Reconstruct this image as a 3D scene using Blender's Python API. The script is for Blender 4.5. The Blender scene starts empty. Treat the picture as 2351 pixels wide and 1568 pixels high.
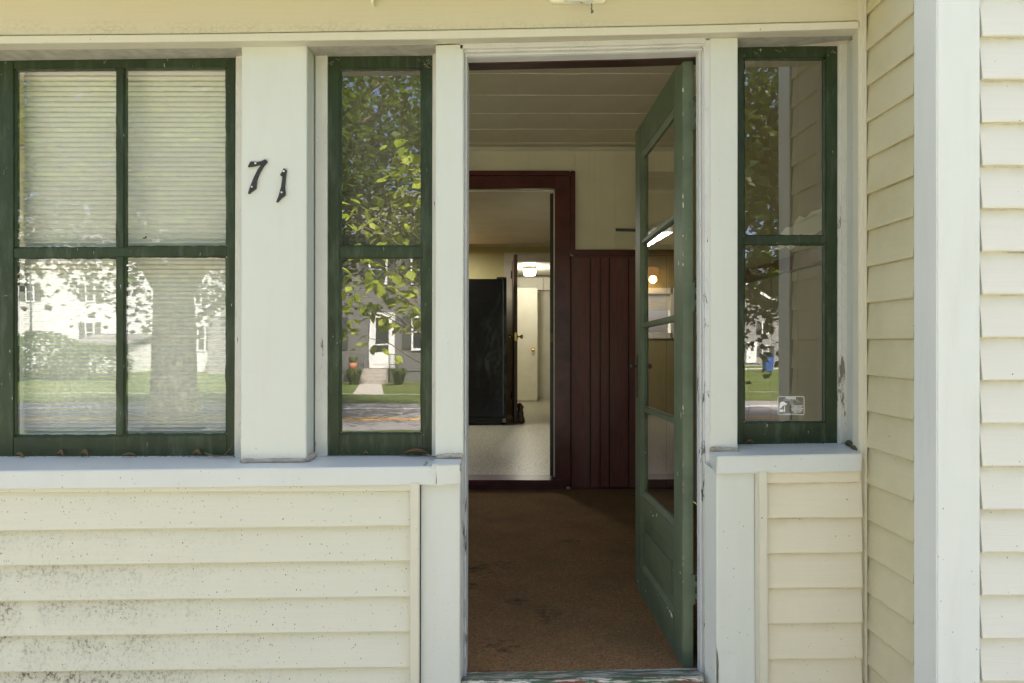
import bpy, bmesh, math, random
from mathutils import Vector, Matrix
random.seed(71)
rnd = random.random
def U(a, b): return a + (b - a) * rnd()

# ------------------------------------------------------------------ camera, sky, sun, exposure
SC = bpy.context.scene
COL = SC.collection
F, CX, CY, D, ZC = 1580.0, 1175.5, 784.0, 2.15, 1.06   # focal length in units of a 2351 px wide frame; camera 2.15 m from the porch posts
cam_d = bpy.data.cameras.new('camera'); cam = bpy.data.objects.new('camera', cam_d); COL.objects.link(cam)
cam.location = (0, -D, ZC); cam.rotation_euler = (math.pi / 2, 0, 0)
cam_d.sensor_width = 36.0; cam_d.lens = 36.0 * F / 2351.0; cam_d.clip_start = .05; cam_d.clip_end = 2000
SC.camera = cam
SUN_EL, SUN_AZ = 57.0, 34.0        # behind the house, swung from +Y towards +X
wd = bpy.data.worlds.new('World'); SC.world = wd; wd.use_nodes = True
nt = wd.node_tree; nt.nodes.clear()
sky = nt.nodes.new('ShaderNodeTexSky'); sky.sky_type = 'NISHITA'; sky.sun_disc = False
sky.sun_elevation = math.radians(SUN_EL); sky.sun_rotation = math.radians(SUN_AZ)
sky.air_density = .55; sky.dust_density = 5.0; sky.ozone_density = 1.0
bg = nt.nodes.new('ShaderNodeBackground'); bg.inputs['Strength'].default_value = .15
wo = nt.nodes.new('ShaderNodeOutputWorld')
nt.links.new(sky.outputs[0], bg.inputs[0]); nt.links.new(bg.outputs[0], wo.inputs[0])
sl = bpy.data.lights.new('sun', 'SUN'); sl.energy = 5.0; sl.angle = math.radians(.5); sl.color = (1, .95, .86)
sun = bpy.data.objects.new('sun', sl); COL.objects.link(sun)
sdir = Vector((math.cos(math.radians(SUN_EL)) * math.sin(math.radians(SUN_AZ)), math.cos(math.radians(SUN_EL)) * math.cos(math.radians(SUN_AZ)), math.sin(math.radians(SUN_EL))))
sun.location = sdir * 60; sun.rotation_euler = sdir.to_track_quat('Z', 'Y').to_euler()
vs = SC.view_settings; vs.view_transform = 'Standard'; vs.look = 'None'; vs.gamma = 1.0; vs.exposure = 2.42
try: vs.use_curve_mapping = False
except Exception: pass
cy = SC.cycles
cy.use_denoising = True; cy.max_bounces = 10; cy.diffuse_bounces = 5; cy.glossy_bounces = 4; cy.transmission_bounces = 4
cy.transparent_max_bounces = 24; cy.sample_clamp_indirect = 6.0; cy.caustics_reflective = False; cy.caustics_refractive = False

# ------------------------------------------------------------------ helpers: projection, meshes, objects
def W(px, py, Y): k = (D + Y) / F; return Vector(((px - CX) * k, Y, ZC - (py - CY) * k))
def XP(px, Y): return (px - CX) * (D + Y) / F
def ZP(py, Y): return ZC - (py - CY) * (D + Y) / F
MIR = .098                                       # plane of the window panes
def R(px, py, dep): return Vector(((px - CX) * dep / F, 2 * MIR + D - dep, ZC - (py - CY) * dep / F))   # a point of the street that the panes mirror
def lerp(a, b, t): return a + (b - a) * t
def interp(pts, x):
    if x <= pts[0][0]: return pts[0][1]
    for (x0, y0), (x1, y1) in zip(pts, pts[1:]):
        if x <= x1: return lerp(y0, y1, (x - x0) / (x1 - x0))
    return pts[-1][1]

def mesh_of(name, verts, faces, smooth=False):
    me = bpy.data.meshes.new(name); me.from_pydata([tuple(v) for v in verts], [], faces); me.update()
    if smooth: me.polygons.foreach_set('use_smooth', [True] * len(me.polygons))
    return me
def fix(me, bevel=0, seg=2):
    bm = bmesh.new(); bm.from_mesh(me)
    bmesh.ops.recalc_face_normals(bm, faces=bm.faces)
    if bevel:
        es = [e for e in bm.edges if e.is_manifold and e.calc_face_angle(0) > .5]
        try: bmesh.ops.bevel(bm, geom=es, offset=bevel, segments=seg, affect='EDGES', clamp_overlap=True)
        except Exception: pass
    bm.to_mesh(me); bm.free(); me.update(); return me

INV = {}
def thing(name, label, cat, loc=(0, 0, 0), group=None, kind=None):
    o = bpy.data.objects.new(name, None); COL.objects.link(o); o.location = loc; o.empty_display_size = .05
    tag(o, label, cat, group, kind); INV[o.name] = Matrix.Translation(-Vector(loc)); return o
def tag(o, label=None, cat=None, group=None, kind=None):
    if label: o['label'] = label
    if cat: o['category'] = cat
    if group: o['group'] = group
    if kind: o['kind'] = kind
    return o
def link(name, me, mat, parent=None):
    o = bpy.data.objects.new(name, me); COL.objects.link(o)
    if mat is not None and not me.materials: me.materials.append(mat)
    if parent is not None:
        o.parent = parent
        if parent.name in INV: o.matrix_parent_inverse = INV[parent.name]
    return o
def struct(name, me, mat, label=None, cat=None):
    o = link(name, me, mat); o['kind'] = 'structure'
    return tag(o, label, cat)

def hexa(f, b, bevel=.002, name='m', seg=2):       # f, b: four corners each, same order
    v = list(f) + list(b)
    fc = [(0, 1, 2, 3), (7, 6, 5, 4)] + [(i, i + 4, (i + 1) % 4 + 4, (i + 1) % 4) for i in range(4)]
    return fix(mesh_of(name, v, fc), bevel, seg)
def box(x0, x1, y0, y1, z0, z1, bevel=.002, name='m'):
    return hexa([(x0, y0, z1), (x1, y0, z1), (x1, y0, z0), (x0, y0, z0)], [(x0, y1, z1), (x1, y1, z1), (x1, y1, z0), (x0, y1, z0)], bevel, name)
def slab(p, yf, yb, bevel=.002, name='m'):         # p: TL, TR, BR, BL in frame units at depth yf, pushed straight back to yb
    f = [W(a, b, yf) for a, b in p]
    return hexa(f, [Vector((v.x, yb, v.z)) for v in f], bevel, name)
def rect(x0, x1, y0, y1, yf, yb, bevel=.002, name='m'): return slab([(x0, y0), (x1, y0), (x1, y1), (x0, y1)], yf, yb, bevel, name)
def loft(sections, name='m', bevel=0, smooth=False, cap=True, closed=True):
    n = len(sections[0]); v = [p for s in sections for p in s]; fc = []
    for i in range(len(sections) - 1):
        for j in range(n if closed else n - 1):
            a, b = i * n + j, i * n + (j + 1) % n
            fc.append((a, b, b + n, a + n))
    if cap and closed: fc += [tuple(range(n - 1, -1, -1)), tuple(range((len(sections) - 1) * n, len(sections) * n))]
    me = fix(mesh_of(name, v, fc), bevel)
    if smooth: me.polygons.foreach_set('use_smooth', [True] * len(me.polygons))
    return me
def lathe(prof, seg=20, axis='Z', at=(0, 0, 0), name='m'):   # prof: (radius, height)
    secs = []
    for r, h in prof:
        ring = []
        for k in range(seg):
            a = 2 * math.pi * k / seg; c, s = r * math.cos(a), r * math.sin(a)
            p = {'Z': (c, s, h), 'Y': (c, h, s), 'X': (h, c, s)}[axis]
            ring.append(Vector(p) + Vector(at))
        secs.append(ring)
    return loft(secs, name, smooth=True)
def tube(path, rad, seg=8, name='m', cap=True):
    secs = []; n = len(path); path = [Vector(p) for p in path]
    for i, p in enumerate(path):
        t = (path[min(i + 1, n - 1)] - path[max(i - 1, 0)]).normalized()
        u = t.cross(Vector((.31, .17, .93))); u.normalize(); w = t.cross(u)
        r = rad[i] if isinstance(rad, (list, tuple)) else rad
        secs.append([p + (u * math.cos(2 * math.pi * k / seg) + w * math.sin(2 * math.pi * k / seg)) * r for k in range(seg)])
    return loft(secs, name, smooth=True, cap=cap)
def flat_shape(pts, th, bevel=.0, name='m'):       # closed outline (3D points in a plane of constant Y), thickened towards -Y by th
    n = len(pts); f = [Vector((p[0], p[1] - th, p[2])) for p in pts]; v = f + [Vector(p) for p in pts]
    fc = [tuple(range(n)), tuple(range(2 * n - 1, n - 1, -1))] + [(i, i + n, (i + 1) % n + n, (i + 1) % n) for i in range(n)]
    return fix(mesh_of(name, v, fc), bevel)

# ------------------------------------------------------------------ materials
class NB:
    def __init__(s, name):
        s.m = bpy.data.materials.new(name); s.m.use_nodes = True; s.t = s.m.node_tree; s.t.nodes.clear()
        s.out = s.n('ShaderNodeOutputMaterial'); s.tc = s.n('ShaderNodeTexCoord'); s.co = s.tc.outputs['Object']
    def n(s, ty): return s.t.nodes.new(ty)
    def set(s, sock, v):
        if hasattr(v, 'is_output'): s.t.links.new(v, sock)
        elif isinstance(v, (tuple, list)) and len(v) == 3 and sock.type == 'RGBA': sock.default_value = (*v, 1)
        else: sock.default_value = v
    def map(s, scale, loc=(0, 0, 0), rot=(0, 0, 0)):
        m = s.n('ShaderNodeMapping'); s.set(m.inputs['Vector'], s.co); m.inputs['Scale'].default_value = scale; m.inputs['Location'].default_value = loc; m.inputs['Rotation'].default_value = rot
        return m.outputs[0]
    def noise(s, scale, detail=4, rough=.55, vec=None, dist=0):
        x = s.n('ShaderNodeTexNoise'); s.set(x.inputs['Vector'], vec if vec is not None else s.co); x.inputs['Scale'].default_value = scale; x.inputs['Detail'].default_value = detail; x.inputs['Roughness'].default_value = rough; x.inputs['Distortion'].default_value = dist
        return x.outputs['Fac']
    def vor(s, scale, vec=None, feature='F1', out='Distance', rand=1):
        x = s.n('ShaderNodeTexVoronoi'); x.feature = feature; s.set(x.inputs['Vector'], vec if vec is not None else s.co); x.inputs['Scale'].default_value = scale; x.inputs['Randomness'].default_value = rand
        return x.outputs[out]
    def ramp(s, fac, stops, interp='LINEAR'):
        x = s.n('ShaderNodeValToRGB'); s.set(x.inputs[0], fac); cr = x.color_ramp; cr.interpolation = interp
        while len(cr.elements) < len(stops): cr.elements.new(.5)
        for e, (p, c) in zip(cr.elements, stops): e.position = p; e.color = (*c, 1) if isinstance(c, (tuple, list)) else (c, c, c, 1)
        return x.outputs[0]
    def math(s, op, a, b=0.0, c=None, clamp=False):
        x = s.n('ShaderNodeMath'); x.operation = op; x.use_clamp = clamp; s.set(x.inputs[0], a); s.set(x.inputs[1], b)
        if c is not None: s.set(x.inputs[2], c)
        return x.outputs[0]
    def mix(s, fac, a, b, blend='MIX'):
        x = s.n('ShaderNodeMix'); x.data_type = 'RGBA'; x.blend_type = blend
        s.set(x.inputs[0], fac); s.set(x.inputs[6], a); s.set(x.inputs[7], b); return x.outputs[2]
    def range(s, v, a, b, c=0, d=1):
        x = s.n('ShaderNodeMapRange'); s.set(x.inputs[0], v)
        for i, q in enumerate((a, b, c, d)): x.inputs[i + 1].default_value = q
        return x.outputs[0]
    def sep(s, axis):
        x = s.n('ShaderNodeSeparateXYZ'); s.set(x.inputs[0], s.co); return x.outputs['XYZ'.index(axis)]
    def bump(s, h, strength=.3, dist=.002, normal=None):
        x = s.n('ShaderNodeBump'); s.set(x.inputs['Height'], h); x.inputs['Strength'].default_value = strength; x.inputs['Distance'].default_value = dist
        if normal is not None: s.set(x.inputs['Normal'], normal)
        return x.outputs[0]
    def pbr(s, color, rough=.5, normal=None, metal=0.0, spec=.5, **kw):
        p = s.n('ShaderNodeBsdfPrincipled'); s.set(p.inputs['Base Color'], color); s.set(p.inputs['Roughness'], rough); s.set(p.inputs['Metallic'], metal); s.set(p.inputs['Specular IOR Level'], spec)
        if normal is not None: s.set(p.inputs['Normal'], normal)
        for k, v in kw.items(): s.set(p.inputs[k.replace('_', ' ')], v)
        s.t.links.new(p.outputs[0], s.out.inputs[0]); return s.m
M = {}
def plain(name, c, rough=.5, var=.12, scale=9, metal=0.0, bump=.0, spec=.5):
    b = NB(name); n = b.noise(scale, 5)
    col = b.mix(b.range(n, .3, .7), tuple(x * (1 - var) for x in c), tuple(min(1, x * (1 + var)) for x in c))
    nm = b.bump(b.noise(scale * 14, 3), bump, .002) if bump else None
    M[name] = b.pbr(col, rough, nm, metal, spec); return M[name]

def vinyl(name, base, warm, dens, dirt_left, grain='x', moss=0.0, lap=None):
    """embossed vinyl siding with fly-specks; dens = how many specks, dirt_left = mildew on the low end towards -X"""
    b = NB(name)
    st = (3, 3, 130) if grain == 'x' else (130, 130, 3)
    g = b.noise(2.2, 3, .6, b.map(st)); big = b.noise(1.3, 4)
    col = b.mix(b.range(big, .3, .72), base, warm)
    col = b.mix(b.range(g, .35, .75, 0, .10), col, tuple(x * .62 for x in base))
    # specks: small voronoi cells switched on at random
    def specks(scale, thr, keep, dark, col, drift=None):
        v = b.map((scale, scale, scale * .8))
        dist = b.vor(1, v); cellc = b.vor(1, v, out='Color')
        sx = b.n('ShaderNodeSeparateColor'); b.set(sx.inputs[0], cellc)
        k = drift if drift is not None else keep
        on = b.math('LESS_THAN', sx.outputs[0], k)
        size = b.math('MULTIPLY', sx.outputs[1], thr)
        dot = b.math('LESS_THAN', dist, size)
        f = b.math('MULTIPLY', on, dot)
        return b.mix(b.math('MULTIPLY', f, b.range(sx.outputs[2], 0, 1, .25, .95)), col, dark)
    x, z = b.sep('X'), b.sep('Z')
    low = b.range(z, .75, .0, .35, 1.0)
    patch = b.range(b.noise(3.2, 4, .6), .32, .7, .15, 1.25)
    d1 = b.math('MULTIPLY', b.math('MULTIPLY', low, patch), dens)
    col = specks(170, .36, .1, (.085, .07, .045), col, d1)
    col = specks(80, .2, .1, (.06, .05, .03), col, b.math('MULTIPLY', d1, .22))
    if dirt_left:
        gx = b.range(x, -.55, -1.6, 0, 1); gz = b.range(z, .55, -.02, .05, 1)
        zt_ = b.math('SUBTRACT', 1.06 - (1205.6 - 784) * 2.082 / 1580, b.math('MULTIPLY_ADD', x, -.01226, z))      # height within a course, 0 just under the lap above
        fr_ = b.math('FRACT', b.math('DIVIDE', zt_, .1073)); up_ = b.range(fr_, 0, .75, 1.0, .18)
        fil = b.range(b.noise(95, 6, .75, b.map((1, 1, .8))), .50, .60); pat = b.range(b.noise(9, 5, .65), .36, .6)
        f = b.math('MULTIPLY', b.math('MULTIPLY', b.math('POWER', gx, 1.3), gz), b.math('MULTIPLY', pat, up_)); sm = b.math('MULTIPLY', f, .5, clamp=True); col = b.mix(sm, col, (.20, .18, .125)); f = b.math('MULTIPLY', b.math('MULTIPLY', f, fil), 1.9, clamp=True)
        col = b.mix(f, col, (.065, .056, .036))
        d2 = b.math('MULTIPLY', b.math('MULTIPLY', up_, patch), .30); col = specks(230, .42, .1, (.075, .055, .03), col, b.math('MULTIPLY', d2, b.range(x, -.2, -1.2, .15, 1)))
    if lap:     # grime line along the laps, then a wider patchy darker band: lap = (height of one lap line, pitch, rise per metre of x)
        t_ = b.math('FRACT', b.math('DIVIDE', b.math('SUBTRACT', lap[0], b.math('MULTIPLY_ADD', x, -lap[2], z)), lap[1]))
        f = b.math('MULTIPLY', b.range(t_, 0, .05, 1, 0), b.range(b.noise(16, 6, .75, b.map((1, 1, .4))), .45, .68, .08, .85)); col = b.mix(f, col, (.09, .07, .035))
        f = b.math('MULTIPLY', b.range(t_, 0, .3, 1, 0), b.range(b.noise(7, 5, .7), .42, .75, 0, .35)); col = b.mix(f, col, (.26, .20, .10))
    if moss:
        f = b.math('MULTIPLY', b.range(b.noise(4, 5, .65), .45, .8), moss)
        col = b.mix(f, col, (.30, .27, .06))
    nm = b.bump(g, .35, .0012); nm = b.bump(b.noise(1.1, 2), .25, .02, nm)
    M[name] = b.pbr(col, .48, nm, spec=.35); return M[name]
SYL, MYL = -.0645, -.3925
vinyl('siding', (.62, .605, .475), (.63, .61, .475), .17, True)
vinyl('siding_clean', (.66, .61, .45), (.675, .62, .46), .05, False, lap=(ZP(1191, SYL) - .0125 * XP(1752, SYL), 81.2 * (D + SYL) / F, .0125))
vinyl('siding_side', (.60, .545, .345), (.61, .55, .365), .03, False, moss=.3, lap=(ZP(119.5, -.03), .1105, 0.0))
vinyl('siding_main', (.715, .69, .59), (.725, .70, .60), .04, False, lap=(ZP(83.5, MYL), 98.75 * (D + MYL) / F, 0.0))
vinyl('trim_cream', (.615, .585, .455), (.625, .595, .465), .03, False, grain='z')


def alum(name, c, dens=.03, spots=True):
    b = NB(name)
    big = b.noise(2.1, 3); fine = b.noise(380, 2)
    col = b.mix(b.range(big, .3, .7), tuple(x * .96 for x in c), c)
    z = b.sep('Z'); low = b.range(z, .75, .05, .015, 1)
    v = b.map((165, 165, 140)); dist = b.vor(1, v)
    sx = b.n('ShaderNodeSeparateColor'); b.set(sx.inputs[0], b.vor(1, v, out='Color'))
    f = b.math('MULTIPLY', b.math('LESS_THAN', sx.outputs[0], b.math('MULTIPLY', low, dens * 4)), b.math('LESS_THAN', dist, b.math('MULTIPLY', sx.outputs[1], .38)))
    col = b.mix(b.math('MULTIPLY', f, b.range(sx.outputs[2], 0, 1, .1, .7)), col, (.10, .085, .055))
    run = b.range(b.noise(3, 5, .6, b.map((9, 9, 1.2))), .5, .78, 0, .16)
    col = b.mix(run, col, (.50, .47, .36))
    nm = b.bump(b.noise(1.6, 2), .3, .02); nm = b.bump(fine, .06, .0006, nm)
    M[name] = b.pbr(col, .42, nm, spec=.4); return M[name]
alum('trim_white', (0.596, 0.612, 0.540))
alum('trim_sill', (0.592, 0.612, 0.560), .05)
alum('corner_white', (.735, .745, .685), .04)

def frieze():
    b = NB('frieze'); g = b.noise(2, 4, .6, b.map((2.5, 2.5, 120)))
    col = b.mix(b.range(b.noise(1.2, 4), .3, .7), (.57, .53, .39), (.585, .55, .41))
    col = b.mix(b.range(g, .4, .8, 0, .16), col, (.42, .35, .2))
    # crackled mildew rings along the lower edge
    ring = b.range(b.vor(46, b.map((1, 1, 1.6)), 'DISTANCE_TO_EDGE'), .0, .06, 1, 0)
    z = b.sep('Z'); near = b.range(z, 2.055, 2.022, 0, 1); n = b.range(b.noise(6, 5, .6), .42, .62)
    f = b.math('MULTIPLY', b.math('MULTIPLY', near, ring), n)
    col = b.mix(b.math('MULTIPLY', f, .5), col, (.22, .18, .10))
    f2 = b.math('MULTIPLY', near, b.range(b.noise(60, 4, .7), .5, .75, 0, .35)); col = b.mix(f2, col, (.34, .29, .17))
    nm = b.bump(g, .3, .001)
    M['frieze'] = b.pbr(col, .55, nm, spec=.3)
frieze()
def green(name, c, wear=1.0):
    b = NB(name); n = b.noise(7, 5, .6)
    col = b.mix(b.range(n, .3, .72), tuple(x * .72 for x in c), tuple(x * 1.2 for x in c))
    z = b.sep('Z'); col = b.mix(b.range(b.noise(11, 5, .65, b.map((3, 3, .6))), .5, .75, 0, .35 * wear), col, (.10, .125, .085))
    fl = b.range(b.noise(40, 5, .7, b.map((2.4, 2.4, .5))), .675, .70); col = b.mix(b.math('MULTIPLY', fl, .6 * wear), col, (.5, .52, .44))
    fl = b.range(b.noise(33, 5, .7, b.map((.4, .4, 3))), .71, .75); col = b.mix(b.math('MULTIPLY', fl, .6 * wear), col, (.42, .43, .36))
    nm = b.bump(b.noise(60, 4, .6, b.map((1, 1, .25))), .35, .0015)
    M[name] = b.pbr(col, .5, nm, spec=.35)
green('sash_green', (.022, .037, .012), 1.6); green('door_green', (.110, .143, .084), 1.5)
def peel(name, paint, wood, amt):
    b = NB(name); v = b.map((5, 5, 1.1)); z = b.sep('Z')
    n = b.noise(5.5, 6, .68, v, .4)
    thr = b.range(z, 2.0, .7, amt - .1, amt)
    f = b.range(b.math('SUBTRACT', b.math('ADD', n, thr), 1.0), 0, .02)
    crack = b.range(b.vor(30, b.map((3.2, 3.2, .45)), 'DISTANCE_TO_EDGE'), .0, .03, .35, 0)
    crack = b.math('MULTIPLY', crack, b.range(b.noise(4, 3), .4, .6))
    col = b.mix(b.range(b.noise(9, 4), .3, .7), tuple(x * .9 for x in paint), paint)
    col = b.mix(crack, col, (.25, .22, .16)); col = b.mix(f, col, wood)
    nm = b.bump(b.math('SUBTRACT', 1.0, f), .5, .002); nm = b.bump(b.noise(40, 4, .6, b.map((2, 2, .3))), .3, .002, nm)
    M[name] = b.pbr(col, .6, nm, spec=.3)
peel('old_white', (.58, .575, .50), (.20, .17, .13), .405); peel('jamb_white', (.60, .60, .57), (.12, .10, .08), .40)
plain('head_wood', (.40, .39, .32), .75, .2, 30, bump=.5)
plain('soffit_cream', (.58, .53, .37), .6)
plain('caulk', (.36, .32, .25), .8, .25, 25, bump=.5)
plain('black_iron', (.022, .02, .018), .38, .3, 90, bump=.3)
plain('screw', (.85, .85, .82), .35)
plain('white_plastic', (.78, .76, .62), .45)
plain('wood_dark_red', (.105, .026, .020), .32, .4, 8)
plain('gap_dark', (.02, .012, .008), .8)
def wains():
    b = NB('wainscot_red'); g = b.noise(2, 5, .6, b.map((40, 40, 2.2)))
    col = b.mix(b.range(g, .3, .75), (.125, .038, .031), (.215, .072, .055))
    haze = b.range(b.noise(1.7, 4, .6, b.map((2.2, 1, .8))), .42, .72); col = b.mix(b.math('MULTIPLY', haze, .4), col, (.22, .135, .105))
    kn = b.range(b.vor(2.1, b.map((3, 3, 1))), .0, .09, .7, 0); col = b.mix(kn, col, (.012, .006, .005))
    M['wainscot_red'] = b.pbr(col, b.range(g, .3, .7, .3, .45), b.bump(g, .25, .001), spec=.4)
wains()
plain('panel_cream', (.82, .77, .59), .6, .06, 3, bump=.15)
plain('white_wall', (.80, .76, .64), .6, .03, 3); plain('shade_brown', (.105, .09, .06), .8, .08, 3); plain('panel_tan', (.30, .24, .14), .6, .1, 3); plain('ceiling_tile', (.70, .63, .48), .8, .07, 2, bump=.3)
plain('tile_edge_lit', (.88, .84, .70), .7)
plain('wall_plain', (.66, .61, .48), .7); plain('wall_olive', (.29, .255, .095), .6, .08, 4, bump=.2)
plain('kitchen_ceiling_paint', (.52, .47, .37), .7, .08, 3)
plain('cream_paint', (.70, .67, .55), .5, .06, 4); plain('casing_tan', (.36, .32, .23), .5)
plain('dark_brown', (.040, .020, .014), .4, .3, 20); plain('brass', (.55, .38, .10), .25, .1, 10, 1.0)
plain('grey_metal', (.14, .15, .15), .4, .1, 10, .6); plain('bronze', (.03, .022, .012), .45, .4, 60, bump=.4)
def carpet():
    b = NB('carpet'); v = b.map((1, 1, 1))
    c1 = b.noise(170, 3, .7); c2 = b.vor(230, out='Color')
    sx = b.n('ShaderNodeSeparateColor'); b.set(sx.inputs[0], c2)
    col = b.ramp(sx.outputs[0], [(0, (.17, .105, .05)), (.25, (.30, .14, .062)), (.45, (.30, .215, .085)), (.62, (.44, .135, .065)), (.78, (.34, .24, .10)), (1, (.085, .06, .033))], 'CONSTANT')
    col = b.mix(b.range(c1, .3, .7, 0, .6), col, (.195, .125, .06))
    dirt = b.range(b.noise(2.4, 5, .6), .42, .7, 0, .65); col = b.mix(dirt, col, (.14, .092, .045))
    def spot(x_, y_, r_):
        v_ = b.n('ShaderNodeVectorMath'); v_.operation = 'DISTANCE'; b.set(v_.inputs[0], b.co); v_.inputs[1].default_value = (x_, y_, 0); return b.range(v_.outputs['Value'], 0, r_, 1, 0)
    sp = spot(.135, .525, .13)
    for q in ((-.16, 1.06, .17), (-.03, 1.12, .12), (-.04, .24, .12), (.02, .66, .08), (-.2, .85, .12), (.3, 1.5, .1)): sp = b.math('MAXIMUM', sp, spot(*q))
    st = b.range(b.math('ADD', b.noise(19, 5, .65, b.map((1, 1.7, 1))), b.math('MULTIPLY', sp, .27)), .64, .84); col = b.mix(b.math('MULTIPLY', st, .7), col, (.03, .024, .02))
    lint = b.math('MULTIPLY', b.math('LESS_THAN', b.vor(38), .055), b.math('GREATER_THAN', b.noise(5), .52)); col = b.mix(lint, col, (.5, .46, .38))
    M['carpet'] = b.pbr(col, .95, b.bump(b.noise(260, 2), .9, .006), spec=.1)
carpet()
def threshold():
    b = NB('threshold_paint'); v = b.map((1.0, 9, 9))
    n1, n2 = b.noise(9, 6, .7, v), b.noise(7, 6, .7, b.map((.8, 10, 7), (4, 2, 1)))
    col = b.mix(b.range(b.noise(20, 5, .6, v), .35, .65), (.30, .26, .20), (.52, .50, .44))
    col = b.mix(b.range(n1, .45, .48), col, (.055, .105, .06)); col = b.mix(b.range(n2, .56, .59), col, (.62, .60, .54))
    col = b.mix(b.range(b.noise(6, 5, .7, b.map((.9, 8, 8), (1, 7, 3))), .58, .61), col, (.19, .045, .03))
    col = b.mix(b.range(b.noise(34, 4, .7, v), .62, .68, 0, .7), col, (.05, .04, .03))
    M['threshold_paint'] = b.pbr(col, .7, b.bump(n2, .5, .003))
threshold()
def lino():
    b = NB('kitchen_lino'); s = b.noise(45, 4, .8); t = b.noise(2, 3)
    col = b.ramp(s, [(.38, (.13, .12, .085)), (.48, (.38, .36, .28)), (.6, (.60, .58, .47))]); col = b.mix(b.range(t, .3, .7, 0, .2), col, (.3, .27, .19))
    M['kitchen_lino'] = b.pbr(col, .32, b.bump(b.noise(8, 2), .1, .01), spec=.5)
lino()
def fridge():
    b = NB('fridge_black'); M['fridge_black'] = b.pbr(b.mix(b.noise(5), (.003, .003, .0035), (.006, .006, .0065)), .2, b.bump(b.noise(2.2, 3), .6, .03), spec=.4)
fridge()
def glass(name, ior, wave, dust=.02, rough=0.0):
    b = NB(name); nm = b.bump(b.noise(2.6, 2, .5), wave, .01)
    lw = b.n('ShaderNodeLayerWeight'); lw.inputs[0].default_value = .5; f0 = ((ior - 1) / (ior + 1)) ** 2      # Schlick, the same from both sides of the sheet
    fac = b.math('MULTIPLY_ADD', b.math('POWER', lw.outputs['Facing'], 5.0), 1 - f0, f0)
    tr = b.n('ShaderNodeBsdfTransparent'); tr.inputs[0].default_value = (.97, .98, .965, 1)
    gl = b.n('ShaderNodeBsdfGlossy'); gl.inputs['Roughness'].default_value = rough; b.set(gl.inputs['Normal'], nm)
    m1 = b.n('ShaderNodeMixShader'); b.set(m1.inputs[0], fac); b.set(m1.inputs[1], tr.outputs[0]); b.set(m1.inputs[2], gl.outputs[0])
    df = b.n('ShaderNodeBsdfDiffuse'); df.inputs[0].default_value = (.55, .52, .42, 1)
    m2 = b.n('ShaderNodeMixShader'); b.set(m2.inputs[0], b.range(b.noise(5, 5, .6), .35, .75, 0, dust)); b.set(m2.inputs[1], m1.outputs[0]); b.set(m2.inputs[2], df.outputs[0])
    b.t.links.new(m2.outputs[0], b.out.inputs[0]); M[name] = b.m
glass('old_glass', 2.8, .045, .03); glass('door_glass', 1.6, .02, .05); glass('far_glass', 1.5, 0, .0)
def shade():
    b = NB('shade_fabric'); df = b.n('ShaderNodeBsdfDiffuse'); df.inputs[0].default_value = (.89, .895, .81, 1)
    tl = b.n('ShaderNodeBsdfTranslucent'); tl.inputs[0].default_value = (.6, .58, .46, 1); m = b.n('ShaderNodeMixShader'); m.inputs[0].default_value = .06
    b.set(m.inputs[1], df.outputs[0]); b.set(m.inputs[2], tl.outputs[0]); b.t.links.new(m.outputs[0], b.out.inputs[0]); M['shade_fabric'] = b.m
shade()
def emit(name, c, s):
    b = NB(name); e = b.n('ShaderNodeEmission'); e.inputs[0].default_value = (*c, 1); e.inputs[1].default_value = s
    b.t.links.new(e.outputs[0], b.out.inputs[0]); M[name] = b.m
emit('lamp_white', (1, .93, .78), 1.2); emit('lamp_amber', (1, .5, .17), .2); emit('tube_white', (1, .97, .9), .22)
def leafmat(name, c, c2, trans=.45):
    b = NB(name); oi = b.n('ShaderNodeNewGeometry')
    col = b.mix(b.range(b.noise(1.7, 3), .3, .7), c, c2); col = b.mix(b.range(oi.outputs['Random Per Island'], 0, 1, 0, .8), col, tuple(x * .55 for x in c))
    p = b.n('ShaderNodeBsdfPrincipled'); b.set(p.inputs['Base Color'], col); p.inputs['Roughness'].default_value = .5; p.inputs['Specular IOR Level'].default_value = .3
    tl = b.n('ShaderNodeBsdfTranslucent'); b.set(tl.inputs[0], b.mix(.5, col, (.22, .30, .02))); m = b.n('ShaderNodeMixShader'); m.inputs[0].default_value = trans
    b.set(m.inputs[1], p.outputs[0]); b.set(m.inputs[2], tl.outputs[0]); b.t.links.new(m.outputs[0], b.out.inputs[0]); M[name] = b.m
leafmat('maple_leaf', (.045, .085, .018), (.075, .12, .022)); leafmat('young_leaf', (.34, .44, .04), (.46, .50, .055), .5)
leafmat('conifer_leaf', (.03, .06, .02), (.05, .085, .025), .2); leafmat('hedge_leaf', (.05, .10, .025), (.08, .13, .03), .3)
leafmat('grass_blade', (.06, .11, .02), (.11, .15, .035), .4); leafmat('dead_leaf', (.20, .11, .045), (.28, .16, .07), .2)
plain('moss', (.10, .09, .03), .9, .3, 60, bump=.8); plain('bark', (.10, .085, .065), .9, .35, 7, bump=.9); plain('twig_bark', (.16, .12, .075), .9, .3, 50, bump=.6)
def ground_mat():
    b = NB('lawn'); n = b.noise(1.2, 5); f = b.noise(40, 4, .7)
    col = b.mix(b.range(n, .3, .7), (.085, .13, .03), (.13, .165, .045)); col = b.mix(b.range(f, .35, .7, 0, .6), col, (.03, .05, .012))
    col = b.mix(b.range(b.noise(.35, 3), .5, .7, 0, .4), col, (.16, .15, .06)); M['lawn'] = b.pbr(col, .9, b.bump(f, 1, .05), spec=.1)
ground_mat()
plain('asphalt', (.21, .195, .19), .85, .2, 40, bump=.6); plain('line_white', (.75, .75, .72), .7); plain('line_yellow', (.72, .38, .04), .7)
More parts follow.
